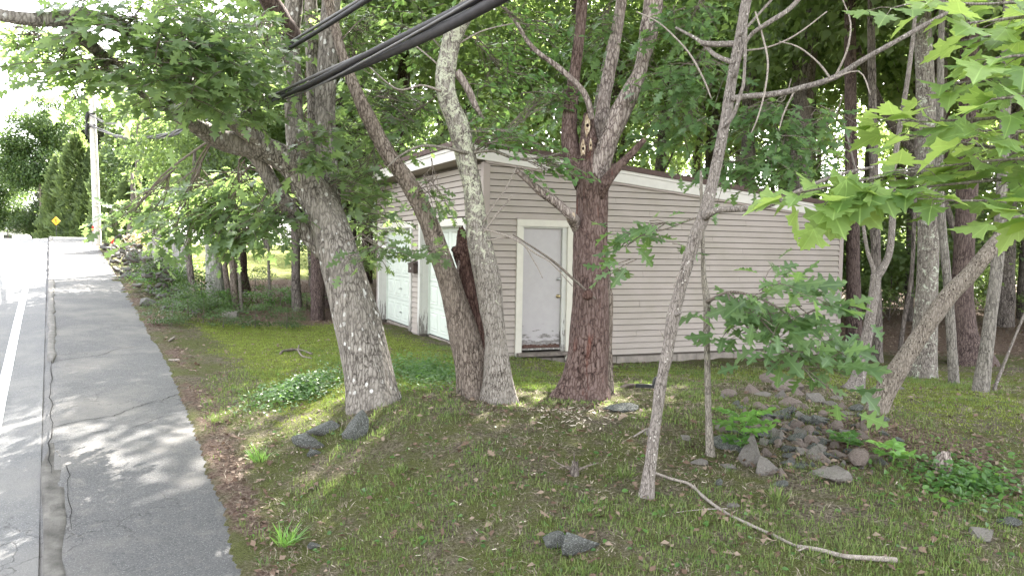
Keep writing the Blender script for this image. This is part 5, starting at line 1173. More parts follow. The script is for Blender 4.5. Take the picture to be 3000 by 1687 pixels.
# ------------------------------------------------------------------ left side: conifers, roadside trees, pole, wall
def side_tree(name, label, base, h, crowns, mat='wood_trunk', r=.16, group=None):
    x, y, d = base; p = P(x, y, d); z0 = gz(p[0], p[1]) - .05
    t_ = thing(name, label, "tree", (p[0], p[1], z0), group)
    b = MB(); b.tube([(0, 0, -.4), (0, 0, h * .3), (.1, 0, h * .6), (0, .1, h)], [r * 1.2, r, r * .7, r * .25], 10, .4, lump=.1); b.build("trunk", M[mat], t_, True, world=False)
    for me, cx_, cyy, cd, s in crowns:
        q = P(cx_, cyy, cd) - np.array(t_.location); put("crown", me, t_, q, s)
    return t_
def conifer_mesh(name, n, mat, seed):
    r = np.random.default_rng(seed)
    hh = r.random(n) ** 1.15;  th = r.uniform(0, 6.28, n); rad_ = (1 - hh) ** .55 * (.55 + .30 * vnoise(np.stack([np.cos(th) * 1.8, np.sin(th) * 1.8, hh * 4], -1), seed) + .34 * vnoise(np.stack([np.cos(th) * 4.5, np.sin(th) * 4.5, hh * 14], -1), seed + 1)) * (r.random(n) ** .3) * .62 + .03
    p = np.stack([np.cos(th) * rad_ + .10 * vnoise(np.stack([hh * 4, hh * 0, hh * 0], -1), seed), np.sin(th) * rad_, hh * 2.0 * (1 + .10 * vnoise(np.stack([np.cos(th) * 2.5, np.sin(th) * 2.5, hh * 3], -1), seed + 2))], -1)
    d = np.stack([np.cos(th) * .7, np.sin(th) * .7, r.uniform(.3, 1.6, n)], -1) + r.normal(0, .35, (n, 3)); nn = np.stack([np.cos(th + 1.5), np.sin(th + 1.5), r.normal(0, .6, n)], -1)
    me = leaf_soup('blade', p, d, nn, r.uniform(.05, .13, n), name); me.materials.append(mat); return me
CON = conifer_mesh("crown", 9000, M['conifer'], 5); CONG = conifer_mesh("crown", 8000, M['grey_conifer'], 6)
side_tree("conifer", "broad green conifer beside the sidewalk left of the utility pole", (195, 600, 78), 8, [(CON, 195, 625, 78, (5.6, 5.6, 5.0)), (CON, 150, 625, 80, (4.8, 4.8, 4.2)), (CON, 232, 625, 78, (4.6, 4.6, 4.4))])
side_tree("conifer", "taller greyish conifer standing behind the broad green one", (205, 600, 95), 13, [(CONG, 205, 640, 95, (9, 9, 8.6)), (CONG, 160, 640, 97, (7.4, 7.4, 7.2)), (CONG, 262, 640, 95, (8, 8, 7.6))])
side_tree("conifer", "green conifer close behind the utility pole on its right", (300, 600, 66), 9, [(CON, 300, 620, 66, (5.0, 5.0, 5.4)), (CON, 345, 620, 64, (4.6, 4.6, 4.4)), (CON, 265, 620, 68, (3.4, 3.4, 3.2))])
side_tree("roadside_tree", "rounded leafy tree at the left end of the roadside row against the sky", (100, 590, 88), 12, [(CROWN_SUN[0], 95, 380, 88, (4.2, 4.2, 4.4)), (CROWN_SUN[1], 72, 345, 89, 3.3), (CROWN_SUN[0], 145, 300, 88, 3.0), (CROWN_SUN[1], 62, 420, 88, 3.1)])
side_tree("roadside_tree", "low bright bush tree overhanging the sidewalk near the yellow sign", (110, 590, 92), 5, [(CROWN_SUN[1], 115, 550, 92, (3.4, 3.4, 1.9)), (CROWN_SUN[0], 70, 568, 92, (2.4, 2.4, 1.2)), (CROWN_SUN[1], 165, 535, 92, (2.6, 2.6, 2.3))])
side_tree("roadside_tree", "sunlit yellow green tree behind the utility pole cables", (345, 620, 34), 7, [(CROWN_SUN[0], 370, 380, 40, 2.0), (CROWN_SUN[1], 350, 450, 40, 1.8), (CROWN_SUN[1], 330, 250, 44, 2.4)])
side_tree("roadside_tree", "leafy tree over the stone wall right of the utility pole", (395, 640, 25), 7, [(CROWN_HI[0], 450, 430, 24, 1.3), (CROWN_HI[1], 490, 350, 24, 1.6), (CROWN_HI[2], 420, 530, 24, 1.0), (CROWN_HI[0], 530, 440, 22, 1.3)])
side_tree("roadside_tree", "low dark evergreen behind the stone wall under the maple limb", (330, 620, 30), 3, [(CON, 325, 612, 31, (1.7, 1.7, 1.2)), (CON, 290, 608, 38, (1.6, 1.6, 1.1))])
for k, (bx, by, d, cr_) in enumerate([(18, 575, 95, [(18, 490, 95, 4.0), (0, 520, 95, 3.5)]), (-30, 560, 120, [(-30, 470, 120, 6), (20, 450, 125, 4.5)])]):
    side_tree("far_tree", ["pale tree far down the road at the left edge", "faint tall tree on the far slope beyond the road"][k], (bx, by, d), 6, [(CROWN_SUN[k], x, y, dd, s) for x, y, dd, s in cr_])
side_tree("added_sun_blocker_tree", "added tree behind the far end of the garage front, placed to block the sun", (880, 640, 23), 17, [(CROWN[0], 1085, 330, 19.5, 2.6), (CROWN[2], 1100, -60, 20.5, 2.8)])  # added tree, its crowns placed to keep sun off the sidewalk
# edge trees between stone wall and drive
def left_stem(label, mat, pts, sides, seed, crown=(), name="roadside_tree"):
    return edge_tree(label, mat, pts, sides, seed, crown, name=name, flare=(.2, 3, .06))
left_stem("pale smooth barked trunk, thickest stem beside the grassy drive", 'beech_bark', [(545, 765, 17.0, 50), (540, 700, 17.0, 46), (538, 620, 17.0, 43), (536, 500, 17.0, 40), (540, 300, 17.0, 34), (540, 100, 17, 24)], 20, 120, [(0, .5, 1, 2.2), (-1, .5, -2.0, 1.7)])
left_stem("thin twisted pair of stems nearest the roadside litter", 'wood_trunk', [(498, 785, 14.6, 20), (486, 730, 14.6, 14), (478, 680, 14.6, 16), (474, 620, 14.6, 15), (480, 540, 14.6, 12), (490, 380, 14.6, 8)], 10, 121, [(.2, .5, .4, 1.3)])
left_stem("thin brown stem just right of the pale smooth trunk", 'ridged_bark', [(579, 775, 14.8, 16), (572, 720, 14.8, 14), (565, 660, 14.8, 13), (560, 560, 14.8, 12), (556, 400, 14.8, 9)], 10, 122, [(0, .4, .6, 1.4)])
left_stem("brown stem third from the pale smooth trunk, above the granite block", 'ridged_bark', [(594, 785, 14.5, 19), (588, 720, 14.5, 16), (583, 650, 14.5, 15), (582, 540, 14.5, 13), (590, 380, 14.5, 10)], 10, 123, [(.3, .4, .6, 1.4)])
left_stem("slender stem rising right behind the granite block", 'young_bark', [(608, 785, 14.6, 10), (604, 720, 14.6, 9), (600, 640, 14.6, 9), (596, 500, 14.6, 7)], 8, 124)
left_stem("thick dark trunk behind the slender stems, left of the sunny lawn", 'red_trunk', [(612, 740, 19.0, 40), (606, 690, 19.0, 34), (603, 620, 19.0, 32), (600, 480, 19.0, 30), (598, 250, 19.0, 24)], 16, 125, [(0, .5, .5, 2.2)])
left_stem("very thin sapling in front of the sunny back lawn", 'young_bark', [(680, 765, 16.5, 8), (678, 720, 16.5, 8), (676, 660, 16.5, 7), (674, 600, 16.5, 6), (660, 500, 16.5, 4)], 7, 126, [(0, .2, .2, .9)])
left_stem("dark trunk just left of the big maple at the drive edge", 'wood_trunk', [(748, 780, 16.0, 28), (745, 720, 16.0, 24), (744, 640, 16.0, 22), (742, 480, 16.0, 20), (745, 250, 16.0, 15)], 12, 127, [(0, .5, .4, 1.8)])
left_stem("thin dark trunk half hidden behind the big maple", 'wood_trunk', [(800, 770, 17.0, 18), (798, 700, 17.0, 16), (795, 600, 17.0, 14), (790, 300, 17.0, 10)], 10, 128, [(0, .5, .4, 1.6)])
for k, (x, y, d, s, lb) in enumerate([(430, 690, 19, .75, "leafy green bush covering the near end of the stone wall"), (400, 660, 22, .7, "leafy bush on top of the stone wall beside the pink flowers"), (470, 745, 16, .55, "low leafy bush at the foot of the thin twisted stems"), (430, 770, 15, .42, "small bush at the edge of the leaf litter by the sidewalk"), (510, 770, 15.8, .5, "dark bush in front of the pale smooth trunk"), (640, 770, 16.2, .42, "low bush right of the granite block"), (560, 790, 15.4, .3, "small dark bush left of the granite block"), (720, 775, 16.4, .4, "low bush left of the dark trunk at the drive edge"), (640, 700, 22, .55, "round bush against the sunny back lawn")]):
    p = P(x, y, d); t_ = thing("shrub", lb, "shrub", (p[0], p[1], gz(p[0], p[1]) - .02))
    b = MB(); b.tube([(0, 0, -.1), (.02, 0, s * .5), (0, .04, s)], [.016, .012, .005], 5, .2); b.build("stem", M['twig'], t_, world=False)
    put("foliage", SHRUB_SUN[k % 2], t_, (0, 0, s * .7), (s * 1.25, s * 1.1, s * .9))
for k, (x, y, s, lb) in enumerate([(455, 735, .62, "leafy bush between the wall end and the twisted stems"), (505, 752, .60, "rounded bush behind the twisted stems"), (548, 782, .50, "low bush hiding the foot of the pale smooth trunk"), (405, 728, .58, "bush sprawling over the near end of the stone wall"), (372, 705, .55, "small bush on the sidewalk side of the stone wall"), (468, 788, .40, "low weeds bush at the corner of the mossy drive"), (655, 778, .42, "low bush under the thin sapling by the back lawn"), (588, 772, .42, "bush behind the granite block"), (705, 768, .46, "bush between the thin sapling and the dark trunk"), (770, 775, .42, "low bush just left of the big maple"), (430, 690, .8, "tallest bush of the roadside thicket")]):
    p = on_ground(x, y); t_ = thing("shrub", lb, "shrub", (p[0], p[1], gz(p[0], p[1]) - .02))
    b = MB(); b.tube([(0, 0, -.1), (.02, 0, s * .5), (0, .04, s)], [.016, .012, .005], 5, .2); b.build("stem", M['twig'], t_, world=False)
    put("foliage", SHRUB_WEED[k % 2], t_, (0, 0, s * .55), (s * 1.4, s * 1.2, s * .85))
# flowering bush
p = P(355, 603, 27.0); t_ = thing("flowering_bush", "small bush with pink and yellow blooms on the far side of the stone wall", "flowering bush", (p[0], p[1], gz(p[0], p[1])))
zt = p[2] - gz(p[0], p[1]); n = 300; g = rng.normal(0, .22, (n, 3)) * [1.2, .8, .6] + [0, 0, zt]
b = MB(); b.tube([(0, 0, 0), (.02, 0, zt * .6), (0, 0, zt)], [.02, .015, .008], 5, .2); b.build("stem", M['twig'], t_, world=False)
link("blooms", leaf_soup('oval', g, rng.normal(0, 1, (n, 3)) + [0, 0, .3], rng.normal(0, .5, (n, 3)) + [0, 0, 1], rng.uniform(.07, .13, n), "blooms"), M['flower'], t_)

# rocks: sphere cut by random planes
import bmesh
def rock_mesh(seed, sub=2, planes=10, name="rock"):
    r = np.random.default_rng(seed); bm = bmesh.new(); bmesh.ops.create_icosphere(bm, subdivisions=sub, radius=1.0)
    v = np.array([q.co[:] for q in bm.verts]); 
    for k in range(planes):
        nn = r.normal(0, 1, 3); nn /= np.linalg.norm(nn); d = r.uniform(.26, .64); e = v @ nn - d
        v = v - np.where(e > 0, e, 0)[:, None] * nn * .96
    v = v * (1 + .07 * vnoise(v * 3.6, seed) + .03 * vnoise(v * 9.0, seed))[:, None]
    for q, c in zip(bm.verts, v): q.co = c
    me = bpy.data.meshes.new(name); bm.to_mesh(me); bm.free(); return me
ROCKS = {}
def rock_set(mat, name, sub, n, s0):
    out = []
    for k in range(n):
        me = rock_mesh(s0 + k, sub, name=name); me.materials.append(M[mat]); out.append(me)
    return out
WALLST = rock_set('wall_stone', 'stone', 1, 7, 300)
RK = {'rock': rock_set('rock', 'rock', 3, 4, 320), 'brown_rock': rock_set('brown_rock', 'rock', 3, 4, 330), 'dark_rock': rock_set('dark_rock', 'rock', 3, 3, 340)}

wx, wy = xy(26.0, wid(26.0) + .9)
wall = thing("stone_wall", "tumbled dry stone wall along the sidewalk by the utility pole", "stone wall", (wx, wy, gz(wx, wy)))
cnt = 0
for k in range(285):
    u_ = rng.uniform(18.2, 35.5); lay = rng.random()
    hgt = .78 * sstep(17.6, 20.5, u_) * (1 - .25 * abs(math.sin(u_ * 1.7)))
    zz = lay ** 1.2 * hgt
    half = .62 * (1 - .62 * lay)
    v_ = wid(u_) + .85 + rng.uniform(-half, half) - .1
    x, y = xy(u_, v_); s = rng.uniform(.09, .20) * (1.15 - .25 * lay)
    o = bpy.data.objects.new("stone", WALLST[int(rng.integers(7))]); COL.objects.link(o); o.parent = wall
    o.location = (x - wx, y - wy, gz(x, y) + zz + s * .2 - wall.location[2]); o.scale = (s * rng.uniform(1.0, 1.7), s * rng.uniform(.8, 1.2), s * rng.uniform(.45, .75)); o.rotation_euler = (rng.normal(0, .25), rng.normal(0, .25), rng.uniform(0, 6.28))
def stake(x, y, d, hpx, lb, lean):
    p = P(x, y, d); z0 = gz(p[0], p[1]); h = hpx * d / F2
    t_ = thing("marker_stake", lb, "marker stake", (p[0], p[1], z0 - .02), "red topped stakes along the sidewalk")
    b = MB(); b.tube([(0, 0, -.1), (lean * .5, 0, h * .5), (lean * .78, 0, h * .76)], [.026, .026, .026], 8, .3); b.build("post", M['stake'], t_, world=False)
    b = MB(); b.tube([(lean * .78, 0, h * .76), (lean * .9, 0, h * .88), (lean, 0, h)], [.036, .038, .034], 10, .2); b.build("red_cap", M['red_paint'], t_, world=False)
stake(276, 655, 26.5, 63, "red topped marker stake standing in front of the stone wall", .10)
stake(233, 620, 33.0, 48, "red topped marker stake just left of the utility pole", .02)

# utility pole
pb = P(246, 606, 34.0); pz = gz(pb[0], pb[1])
pole = thing("utility_pole", "pale weathered utility pole beside the sidewalk", "utility pole", (pb[0], pb[1], pz - .05))
ptop = P(226, 130, 34.0)
b = MB(); b.tube([(pb[0], pb[1], pz - .6), pb + (ptop - pb) * .33, pb + (ptop - pb) * .66, ptop], [.155, .145, .13, .115], 16, .4, ridge=.003, freq=10); b.build("shaft", M['pole_wood'], pole, True)
b = MB(); b.tube([ptop, ptop + [0, 0, .03]], [.12, .10], 14, .05); b.build("cap", M['steel'], pole)
for yy in (288, 318):
    c = P(226, yy, 33.85); b = MB(); b.tube([c + [.25, 0, .05], c, c + [-.12, 0, -.02]], [.035, .04, .05], 8, .1); b.tube([c + [-.1, 0, .12], c + [-.12, 0, -.12], c + [-.14, 0, -.4]], [.06, .075, .03], 10, .08, lump=.3); b.build("cable_clamp", M['black'], pole, True)
for yy in (500, 512, 520):
    c = pb + (ptop - pb) * ((606 - yy) / 476.0); b = MB(); b.tube([c + [-.17, -.02, 0], c + [0, -.17, 0.0], c + [.17, -.02, 0]], [.012, .012, .012], 6, .06); b.build("band", M['steel'], pole)
def bundle(label, ctr, cables):
    pts = np.array([P(x, y, d) for x, y, d in ctr]); t_ = thing("overhead_cable", label, "cable", pts[len(pts) // 2], "cables running from the utility pole")
    L = np.r_[0, np.cumsum(np.linalg.norm(np.diff(pts, axis=0), axis=1))]
    s = np.linspace(0, L[-1], 90)
    # smooth curve
    q = np.stack([np.interp(s, L, pts[:, j]) for j in range(3)], -1)
    for it in range(14): q[1:-1] = q[1:-1] * .5 + (q[:-2] + q[2:]) * .25
    tan = np.gradient(q, axis=0); tan /= np.linalg.norm(tan, axis=1)[:, None]
    sd = np.cross(tan, [0, 0, 1.]); sd /= np.linalg.norm(sd, axis=1)[:, None]; up = np.cross(sd, tan)
    for (r, a0, off, tw, mat) in cables:
        ph = a0 + s * tw
        c = q + (sd * np.cos(ph)[:, None] + up * np.sin(ph)[:, None]) * off
        b = MB(); b.tube(c, np.full(len(c), r), 10, 1.0); b.build("cable", M[mat], t_, True)
bundle("thick bundle of black cables crossing the picture low, past the maple stems", [(228, 318, 33.8), (290, 342, 29), (350, 350, 23), (430, 338, 16.5), (520, 310, 12.5), (680, 250, 8.6), (840, 182, 6.5), (1000, 108, 5.1), (1150, 48, 4.2), (1310, -10, 3.5), (1600, -150, 2.8), (2300, -700, 1.9)],
       [(.028, 0.5, .034, .5, 'cable'), (.020, 2.4, .034, .5, 'cable'), (.014, 4.2, .030, .5, 'cable_grey'), (.008, 1.6, .058, .5, 'cable_grey')])
bundle("upper thinner cable pair crossing above the thick cable bundle", [(228, 290, 33.8), (262, 310, 30), (310, 313, 26), (375, 298, 20), (460, 262, 15.5), (600, 190, 11.0), (760, 98, 8.2), (925, -2, 6.4), (1100, -110, 5.2), (1600, -420, 3.6)],
       [(.022, 0.5, .024, .35, 'cable'), (.014, 2.8, .026, .35, 'cable_grey'), (.010, 4.6, .028, .35, 'cable')])
# yellow warning sign
p = P(141, 556, 66.0); sg = thing("road_sign", "yellow diamond warning sign beyond the road crest", "road sign", (p[0], p[1], gz(p[0], p[1])))
zt = p[2] - sg.location[2]; s = .35
b = MB(); b.tube([(0, .03, -.3), (0, .03, zt * .5), (0, .03, zt + .2)], [.03, .03, .03], 8, .4); b.build("post", M['black'], sg, world=False)
b = MB(); b.hexa([(0, -.004, zt - s), (s, -.004, zt), (s, .004, zt), (0, .004, zt - s), (-s, -.004, zt), (0, -.004, zt + s), (0, .004, zt + s), (-s, .004, zt)])
b.v = []; b.f = []; b.n = 0
b.add([(0, -.004, zt - s), (s, -.004, zt), (0, -.004, zt + s), (-s, -.004, zt), (0, .004, zt - s), (s, .004, zt), (0, .004, zt + s), (-s, .004, zt)], [(0, 1, 2, 3), (7, 6, 5, 4), (0, 4, 5, 1), (1, 5, 6, 2), (2, 6, 7, 3), (3, 7, 4, 0)])
pl = b.build("sign_plate", M['sign_yellow'], sg, world=False)
b = MB(); b.box((-.03, -.012, zt - .20), (.03, -.006, zt + .16)); b.box((-.14, -.012, zt + .02), (-.031, -.006, zt + .08)); b.build("symbol", M['black'], pl, world=False)
# far house
p = P(12, 585, 105.0); hz = p[2] - 2.2
hs_ = thing("house", "white house with a grey roof glimpsed low past the road crest", "house", (p[0], p[1], hz))
b = MB(); b.box((-3.5, -3, -4), (3.5, 3, 2.6)); b.build("wall", M['house_white'], hs_, world=False)
b = MB(); b.add([(-3.9, -3.4, 2.61), (3.9, -3.4, 2.61), (3.9, 3.4, 2.61), (-3.9, 3.4, 2.61), (-3.9, 0, 5.0), (3.9, 0, 5.0)], [(0, 1, 5, 4), (2, 3, 4, 5), (0, 4, 3), (1, 2, 5), (0, 3, 2, 1)]); b.build("roof", M['house_roof'], hs_, world=False)
for xx in (-2.2, 0, 2.2):
    b = MB(); b.box((xx - .5, -3.03, .6), (xx + .5, -3.005, 1.9)); w_ = b.build("window", M['glass'], hs_, world=False)
# board fence behind the bushes
fx = [P(x, 700, d) for x, d in ((372, 25.5), (476, 20.5))]
fc = thing("board_fence", "grey board fence half hidden behind the roadside bushes", "fence", (fx[0][0], fx[0][1], gz(fx[0][0], fx[0][1])))
n = 40
for k in range(n):
    q = fx[0] + (fx[1] - fx[0]) * (k + .5) / n; z0 = gz(q[0], q[1]); dirv = (fx[1] - fx[0]); a = math.atan2(dirv[1], dirv[0]); L = np.linalg.norm(dirv[:2]) / n
    b = MB(); h = 1.25 + .05 * math.sin(k * 2.3); b.hexa([(-L * .46, -.01, 0), (L * .46, -.01, 0), (L * .46, .01, 0), (-L * .46, .01, 0), (-L * .3, -.01, h), (L * .3, -.01, h), (L * .3, .01, h), (-L * .3, .01, h)])
    o = b.build("board", M['fence_board'], fc, world=False); o.location = (q[0] - fx[0][0], q[1] - fx[0][1], z0 - fc.location[2]); o.rotation_euler = (0, 0, a)
# ------------------------------------------------------------------ rocks, branches and small things on the ground
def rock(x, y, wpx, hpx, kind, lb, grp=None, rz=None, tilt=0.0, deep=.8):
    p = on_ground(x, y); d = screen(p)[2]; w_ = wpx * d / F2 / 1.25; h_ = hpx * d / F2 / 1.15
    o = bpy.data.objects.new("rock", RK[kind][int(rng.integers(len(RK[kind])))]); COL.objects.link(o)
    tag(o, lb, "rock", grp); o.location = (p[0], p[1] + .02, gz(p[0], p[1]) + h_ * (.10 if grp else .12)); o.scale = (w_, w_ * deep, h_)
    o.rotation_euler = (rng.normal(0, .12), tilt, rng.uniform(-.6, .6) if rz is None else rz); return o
rock(893, 1105, 52, 92, 'dark_rock', "upright dark wedge shaped rock at the foot of the big maple", rz=.2)
rock(808, 1092, 66, 42, 'dark_rock', "dark rock left of the wedge shaped one below the maple")
rock(770, 1120, 66, 44, 'dark_rock', "dark flat topped rock lowest in the cluster left of the maple foot")
rock(785, 1145, 40, 24, 'dark_rock', "small dark rock tucked under the flat topped one")
o = rock(1440, 1385, 100, 66, 'dark_rock', "big lichen spotted grey rock alone in the foreground grass", rz=.5)
o = rock(1392, 1375, 58, 44, 'dark_rock', "dark slab leaning on the big lichen spotted foreground rock", rz=-.4)
rock(1892, 1165, 70, 78, 'rock', "tall pale block at the lower left of the rubble pile", rz=.3)
rock(1935, 1190, 54, 48, 'rock', "rounded grey green rock right of the tall pale block")
rock(2085, 1195, 86, 46, 'rock', "broad pale flat rock at the lower right of the rubble pile")
rock(1995, 980, 74, 26, 'brown_rock', "long brown stone lying along the top of the rubble pile", rz=0.1)
rock(1960, 960, 70, 24, 'brown_rock', "dark stone ledge below the oak sapling leaves")
rock(1985, 1020, 56, 56, 'brown_rock', "pink grey boulder in the middle of the rubble pile")
rock(2060, 1010, 48, 40, 'rock', "pale capped rock right of the middle boulder")
rock(2055, 1150, 60, 30, 'rock', "bluish grey flat stone in the lower rubble")
rock(2170, 1170, 50, 44, 'brown_rock', "triangular brown stone nearest the leafy weeds")
rock(1580, 975, 40, 24, 'brown_rock', "low pinkish rock behind the slim sapling near the snag")
rock(1755, 1165, 36, 20, 'rock', "small pale stone left of the thin leafy sapling")
rock(1730, 1105, 30, 16, 'rock', "small flat grey stone beside the slim sapling's foot")
rock(1835, 1125, 70, 24, 'dark_rock', "long dark stone at the foot of the thin leafy sapling")
rock(1840, 1275, 34, 10, 'rock', "thin flat stone half sunk beside the fallen stick")
rock(2530, 1320, 60, 24, 'dark_rock', "dark flat stone at the right edge bank")
rock(2480, 1345, 90, 20, 'rock', "long pale sunken stone on the right edge bank")
rock(790, 1380, 26, 18, 'dark_rock', "small dark stone near the lower left lawn edge")
rock(1565, 1035, 70, 24, 'dark_rock', "low grey slab sunk in the chips right of the snag")
rock(2262, 980, 30, 16, 'rock', "small pale yellowish stone in the grass behind the broken trunk")
rock(2215, 1062, 36, 16, 'dark_rock', "bluish stone touching the foot of the broken trunk")
rock(1640, 1090, 40, 16, 'rock', "small flat stone in the moss left of the slim sapling")
grp = "loose stones of the rubble pile"
for k in range(190):
    x = rng.normal(2020, 125); y = rng.normal(1095, 62)
    if not (1760 < x < 2300 and 985 < y < 1230): continue
    rock(x, y, rng.uniform(10, 42), rng.uniform(10, 26), ['rock', 'brown_rock', 'brown_rock', 'dark_rock'][int(rng.integers(4))], "loose stone in the rubble pile under the broken trunk", grp)
p = on_ground(580, 797); o = thing("granite_block", "squared grey granite block at the edge of the mossy drive", "granite block", (p[0], p[1], gz(p[0], p[1]) - .03), rz=.15)
b = MB(); b.hexa([(-.17, -.12, 0), (.15, -.14, 0), (.18, .13, 0), (-.16, .12, 0), (-.18, -.11, .17), (.17, -.13, .15), (.17, .12, .16), (-.15, .11, .18)]); b.build("block", M['rock'], o, world=False)
def stick(label, pts, mat, group=None, name="fallen_branch", twigs=()):
    w3 = []
    for x, y, w in pts:
        p = on_ground(x, y); d = screen(p)[2]; w3.append((p[0], p[1], p[2] + w * d / F2 * .55, w * d / F2 / 2))
    t_ = thing(name, label, "branch", w3[len(w3) // 2][:3], group)
    b = MB(); wlimb(b, w3, 8, .05, lump=.18); b.build("stem", mat, t_, True)
    for tw in twigs:
        q = []
        for x, y, w in tw:
            p = on_ground(x, y); d = screen(p)[2]; q.append((p[0], p[1], p[2] + w * d / F2 * .8 + .01, w * d / F2 / 2))
        b = MB(); wlimb(b, q, 6, .05, lump=.15); b.build("side_twig", mat, t_, True)
stick("long thin curved stick lying from the slim sapling's foot down the lawn", [(1648, 1192, 6), (1690, 1208, 7), (1735, 1222, 8), (1775, 1258, 8), (1830, 1296, 8), (1890, 1325, 8), (1950, 1352, 8), (2005, 1378, 7)], M['dead_twig'])
stick("thicker pale broken stick at the lower end of the long curved stick", [(2005, 1380, 11), (2060, 1388, 12), (2120, 1404, 12), (2190, 1410, 13), (2255, 1416, 15)], M['dead_twig'], twigs=[[(2030, 1384, 7), (2015, 1390, 6), (2008, 1392, 5)]])
stick("small forked branch on the mossy drive left of the maple", [(705, 893, 6), (715, 886, 7), (750, 884, 7), (785, 893, 5)], M['twig'], twigs=[[(748, 884, 5), (760, 900, 4), (785, 905, 3)], [(750, 884, 4), (752, 872, 3)]])
for k, (pts, lb) in enumerate([([(462, 1252, 7), (478, 1248, 8), (495, 1241, 6)], "short grey stick on the sidewalk edge low down"), ([(270, 700, 3), (285, 704, 3), (300, 702, 2)], "small twig on the sidewalk near the drive"), ([(425, 860, 5), (438, 852, 6)], "stubby stick in the sidewalk edge litter by the drive"), ([(425, 908, 5), (452, 909, 6)], "pale stick lying in the litter beside the sidewalk"), ([(1595, 1100, 5), (1625, 1083, 6), (1660, 1072, 4)], "pale split stick in the grass right of the snag"), ([(2190, 1010, 5), (2215, 1000, 5)], "short pale stick right of the forked tree foot"), ([(1440, 1160, 3), (1442, 1190, 3)], "thin upright dead weed stem in the middle lawn"), ([(1700, 1290, 3), (1760, 1283, 3), (1830, 1280, 3)], "thin straw coloured stick below the long curved stick")]):
    stick(lb, pts, M['dead_twig'], "small sticks on the ground", "stick")
# stumps and scrap
p = on_ground(2372, 1185); t_ = thing("tree_stump", "small weathered grey stump among the leafy weeds at right", "stump", (p[0], p[1], gz(p[0], p[1]) - .03))
b = MB(); b.tube([(0, 0, -.05), (0, .01, .06), (.01, .01, .13), (.015, .01, .17)], [.085, .07, .06, .04], 18, .02, ridge=.014, freq=40, lump=.3, seed=7, jag=.05); b.build("stump", M['dead_limb'], t_, world=False)
p = on_ground(1445, 1192); t_ = thing("dead_stub", "small dark dead stub with broken twigs in the middle of the lawn", "stump", (p[0], p[1], gz(p[0], p[1]) - .02))
b = MB(); b.tube([(0, 0, -.03), (0, 0, .05), (.01, 0, .12)], [.045, .035, .018], 10, .02, lump=.4, jag=.04, seed=3); b.build("stub", M['wood_trunk'], t_, world=False)
for a, L in ((.3, .2), (2.6, .22), (1.6, .28), (3.6, .14)):
    b = MB(); b.tube([(0, 0, .04), (math.cos(a) * L * .5, -.02, .09), (math.cos(a) * L, -.03, .10 + L * .4 * math.sin(a))], [.012, .008, .003], 5, .05); b.build("broken_twig", M['twig'], t_, world=False)
p = on_ground(1632, 978); t_ = thing("scrap_metal", "black bar of scrap with a round lump lying behind the slim sapling", "scrap", (p[0], p[1], gz(p[0], p[1]) + .01), rz=-.15)
b = MB(); b.box((-.16, -.03, 0), (.17, .03, .045)); b.build("bar", M['black'], t_, world=False)
b = MB(); b.tube([(.09, .02, .03), (.09, .02, .08), (.09, .02, .12), (.085, .02, .14)], [.05, .055, .04, .015], 10, .02, lump=.3); b.build("lump", M['black'], t_, world=False)
CHIP = []
for k in range(4):
    b = MB(); r = np.random.default_rng(k); b.hexa(np.array([(-.5, -.12, 0), (.5, -.08, 0), (.45, .1, 0), (-.5, .12, 0), (-.48, -.1, .09), (.5, -.06, .05), (.44, .09, .06), (-.47, .1, .1)]) + r.normal(0, .05, (8, 3)))
    me = b.mesh("wood_chip"); me.materials.append(M['chip']); CHIP.append(me)
for k in range(130):
    a = rng.normal(0, 1, 2)
    if k < 95: px, py = 1430 + a[0] * 75, 1028 + abs(a[1]) * 24
    else: px, py = rng.uniform(700, 2400), rng.uniform(1080, 1440)
    p = on_ground(px, py); s = rng.uniform(.02, .06) if k < 95 else rng.uniform(.02, .05)
    o = bpy.data.objects.new("wood_chip", CHIP[k % 4]); COL.objects.link(o)
    tag(o, "pale wood chip fallen around the foot of the dead snag" if k < 95 else "pale wood chip lying loose in the lawn", "wood chip", "wood chips below the snag" if k < 95 else "wood chips strewn over the lawn")
    o.location = (p[0], p[1], gz(p[0], p[1]) + .012); o.scale = (s, s, s); o.rotation_euler = (rng.normal(0, .3), rng.normal(0, .3), rng.uniform(0, 6.28))
DL = leaf_meshes('dead', M['dead_leaf'])
for k in range(110):
    px, py = rng.uniform(560, 2540), 1060 + 380 * rng.random() ** 1.3
    p = on_ground(px, py)
    if uv(p[0], p[1])[1] < wid(uv(p[0], p[1])[0]) + .15: continue
    o = bpy.data.objects.new("fallen_leaf", DL[k % 5]); COL.objects.link(o); tag(o, "curled brown dead leaf lying on the lawn", "dead leaf", "dead leaves on the lawn")
    s = rng.uniform(.05, .11); o.location = (p[0], p[1], gz(p[0], p[1]) + .025); o.scale = (s, s, s); o.rotation_euler = (rng.normal(0, .4), rng.normal(0, .4), rng.uniform(0, 6.28))

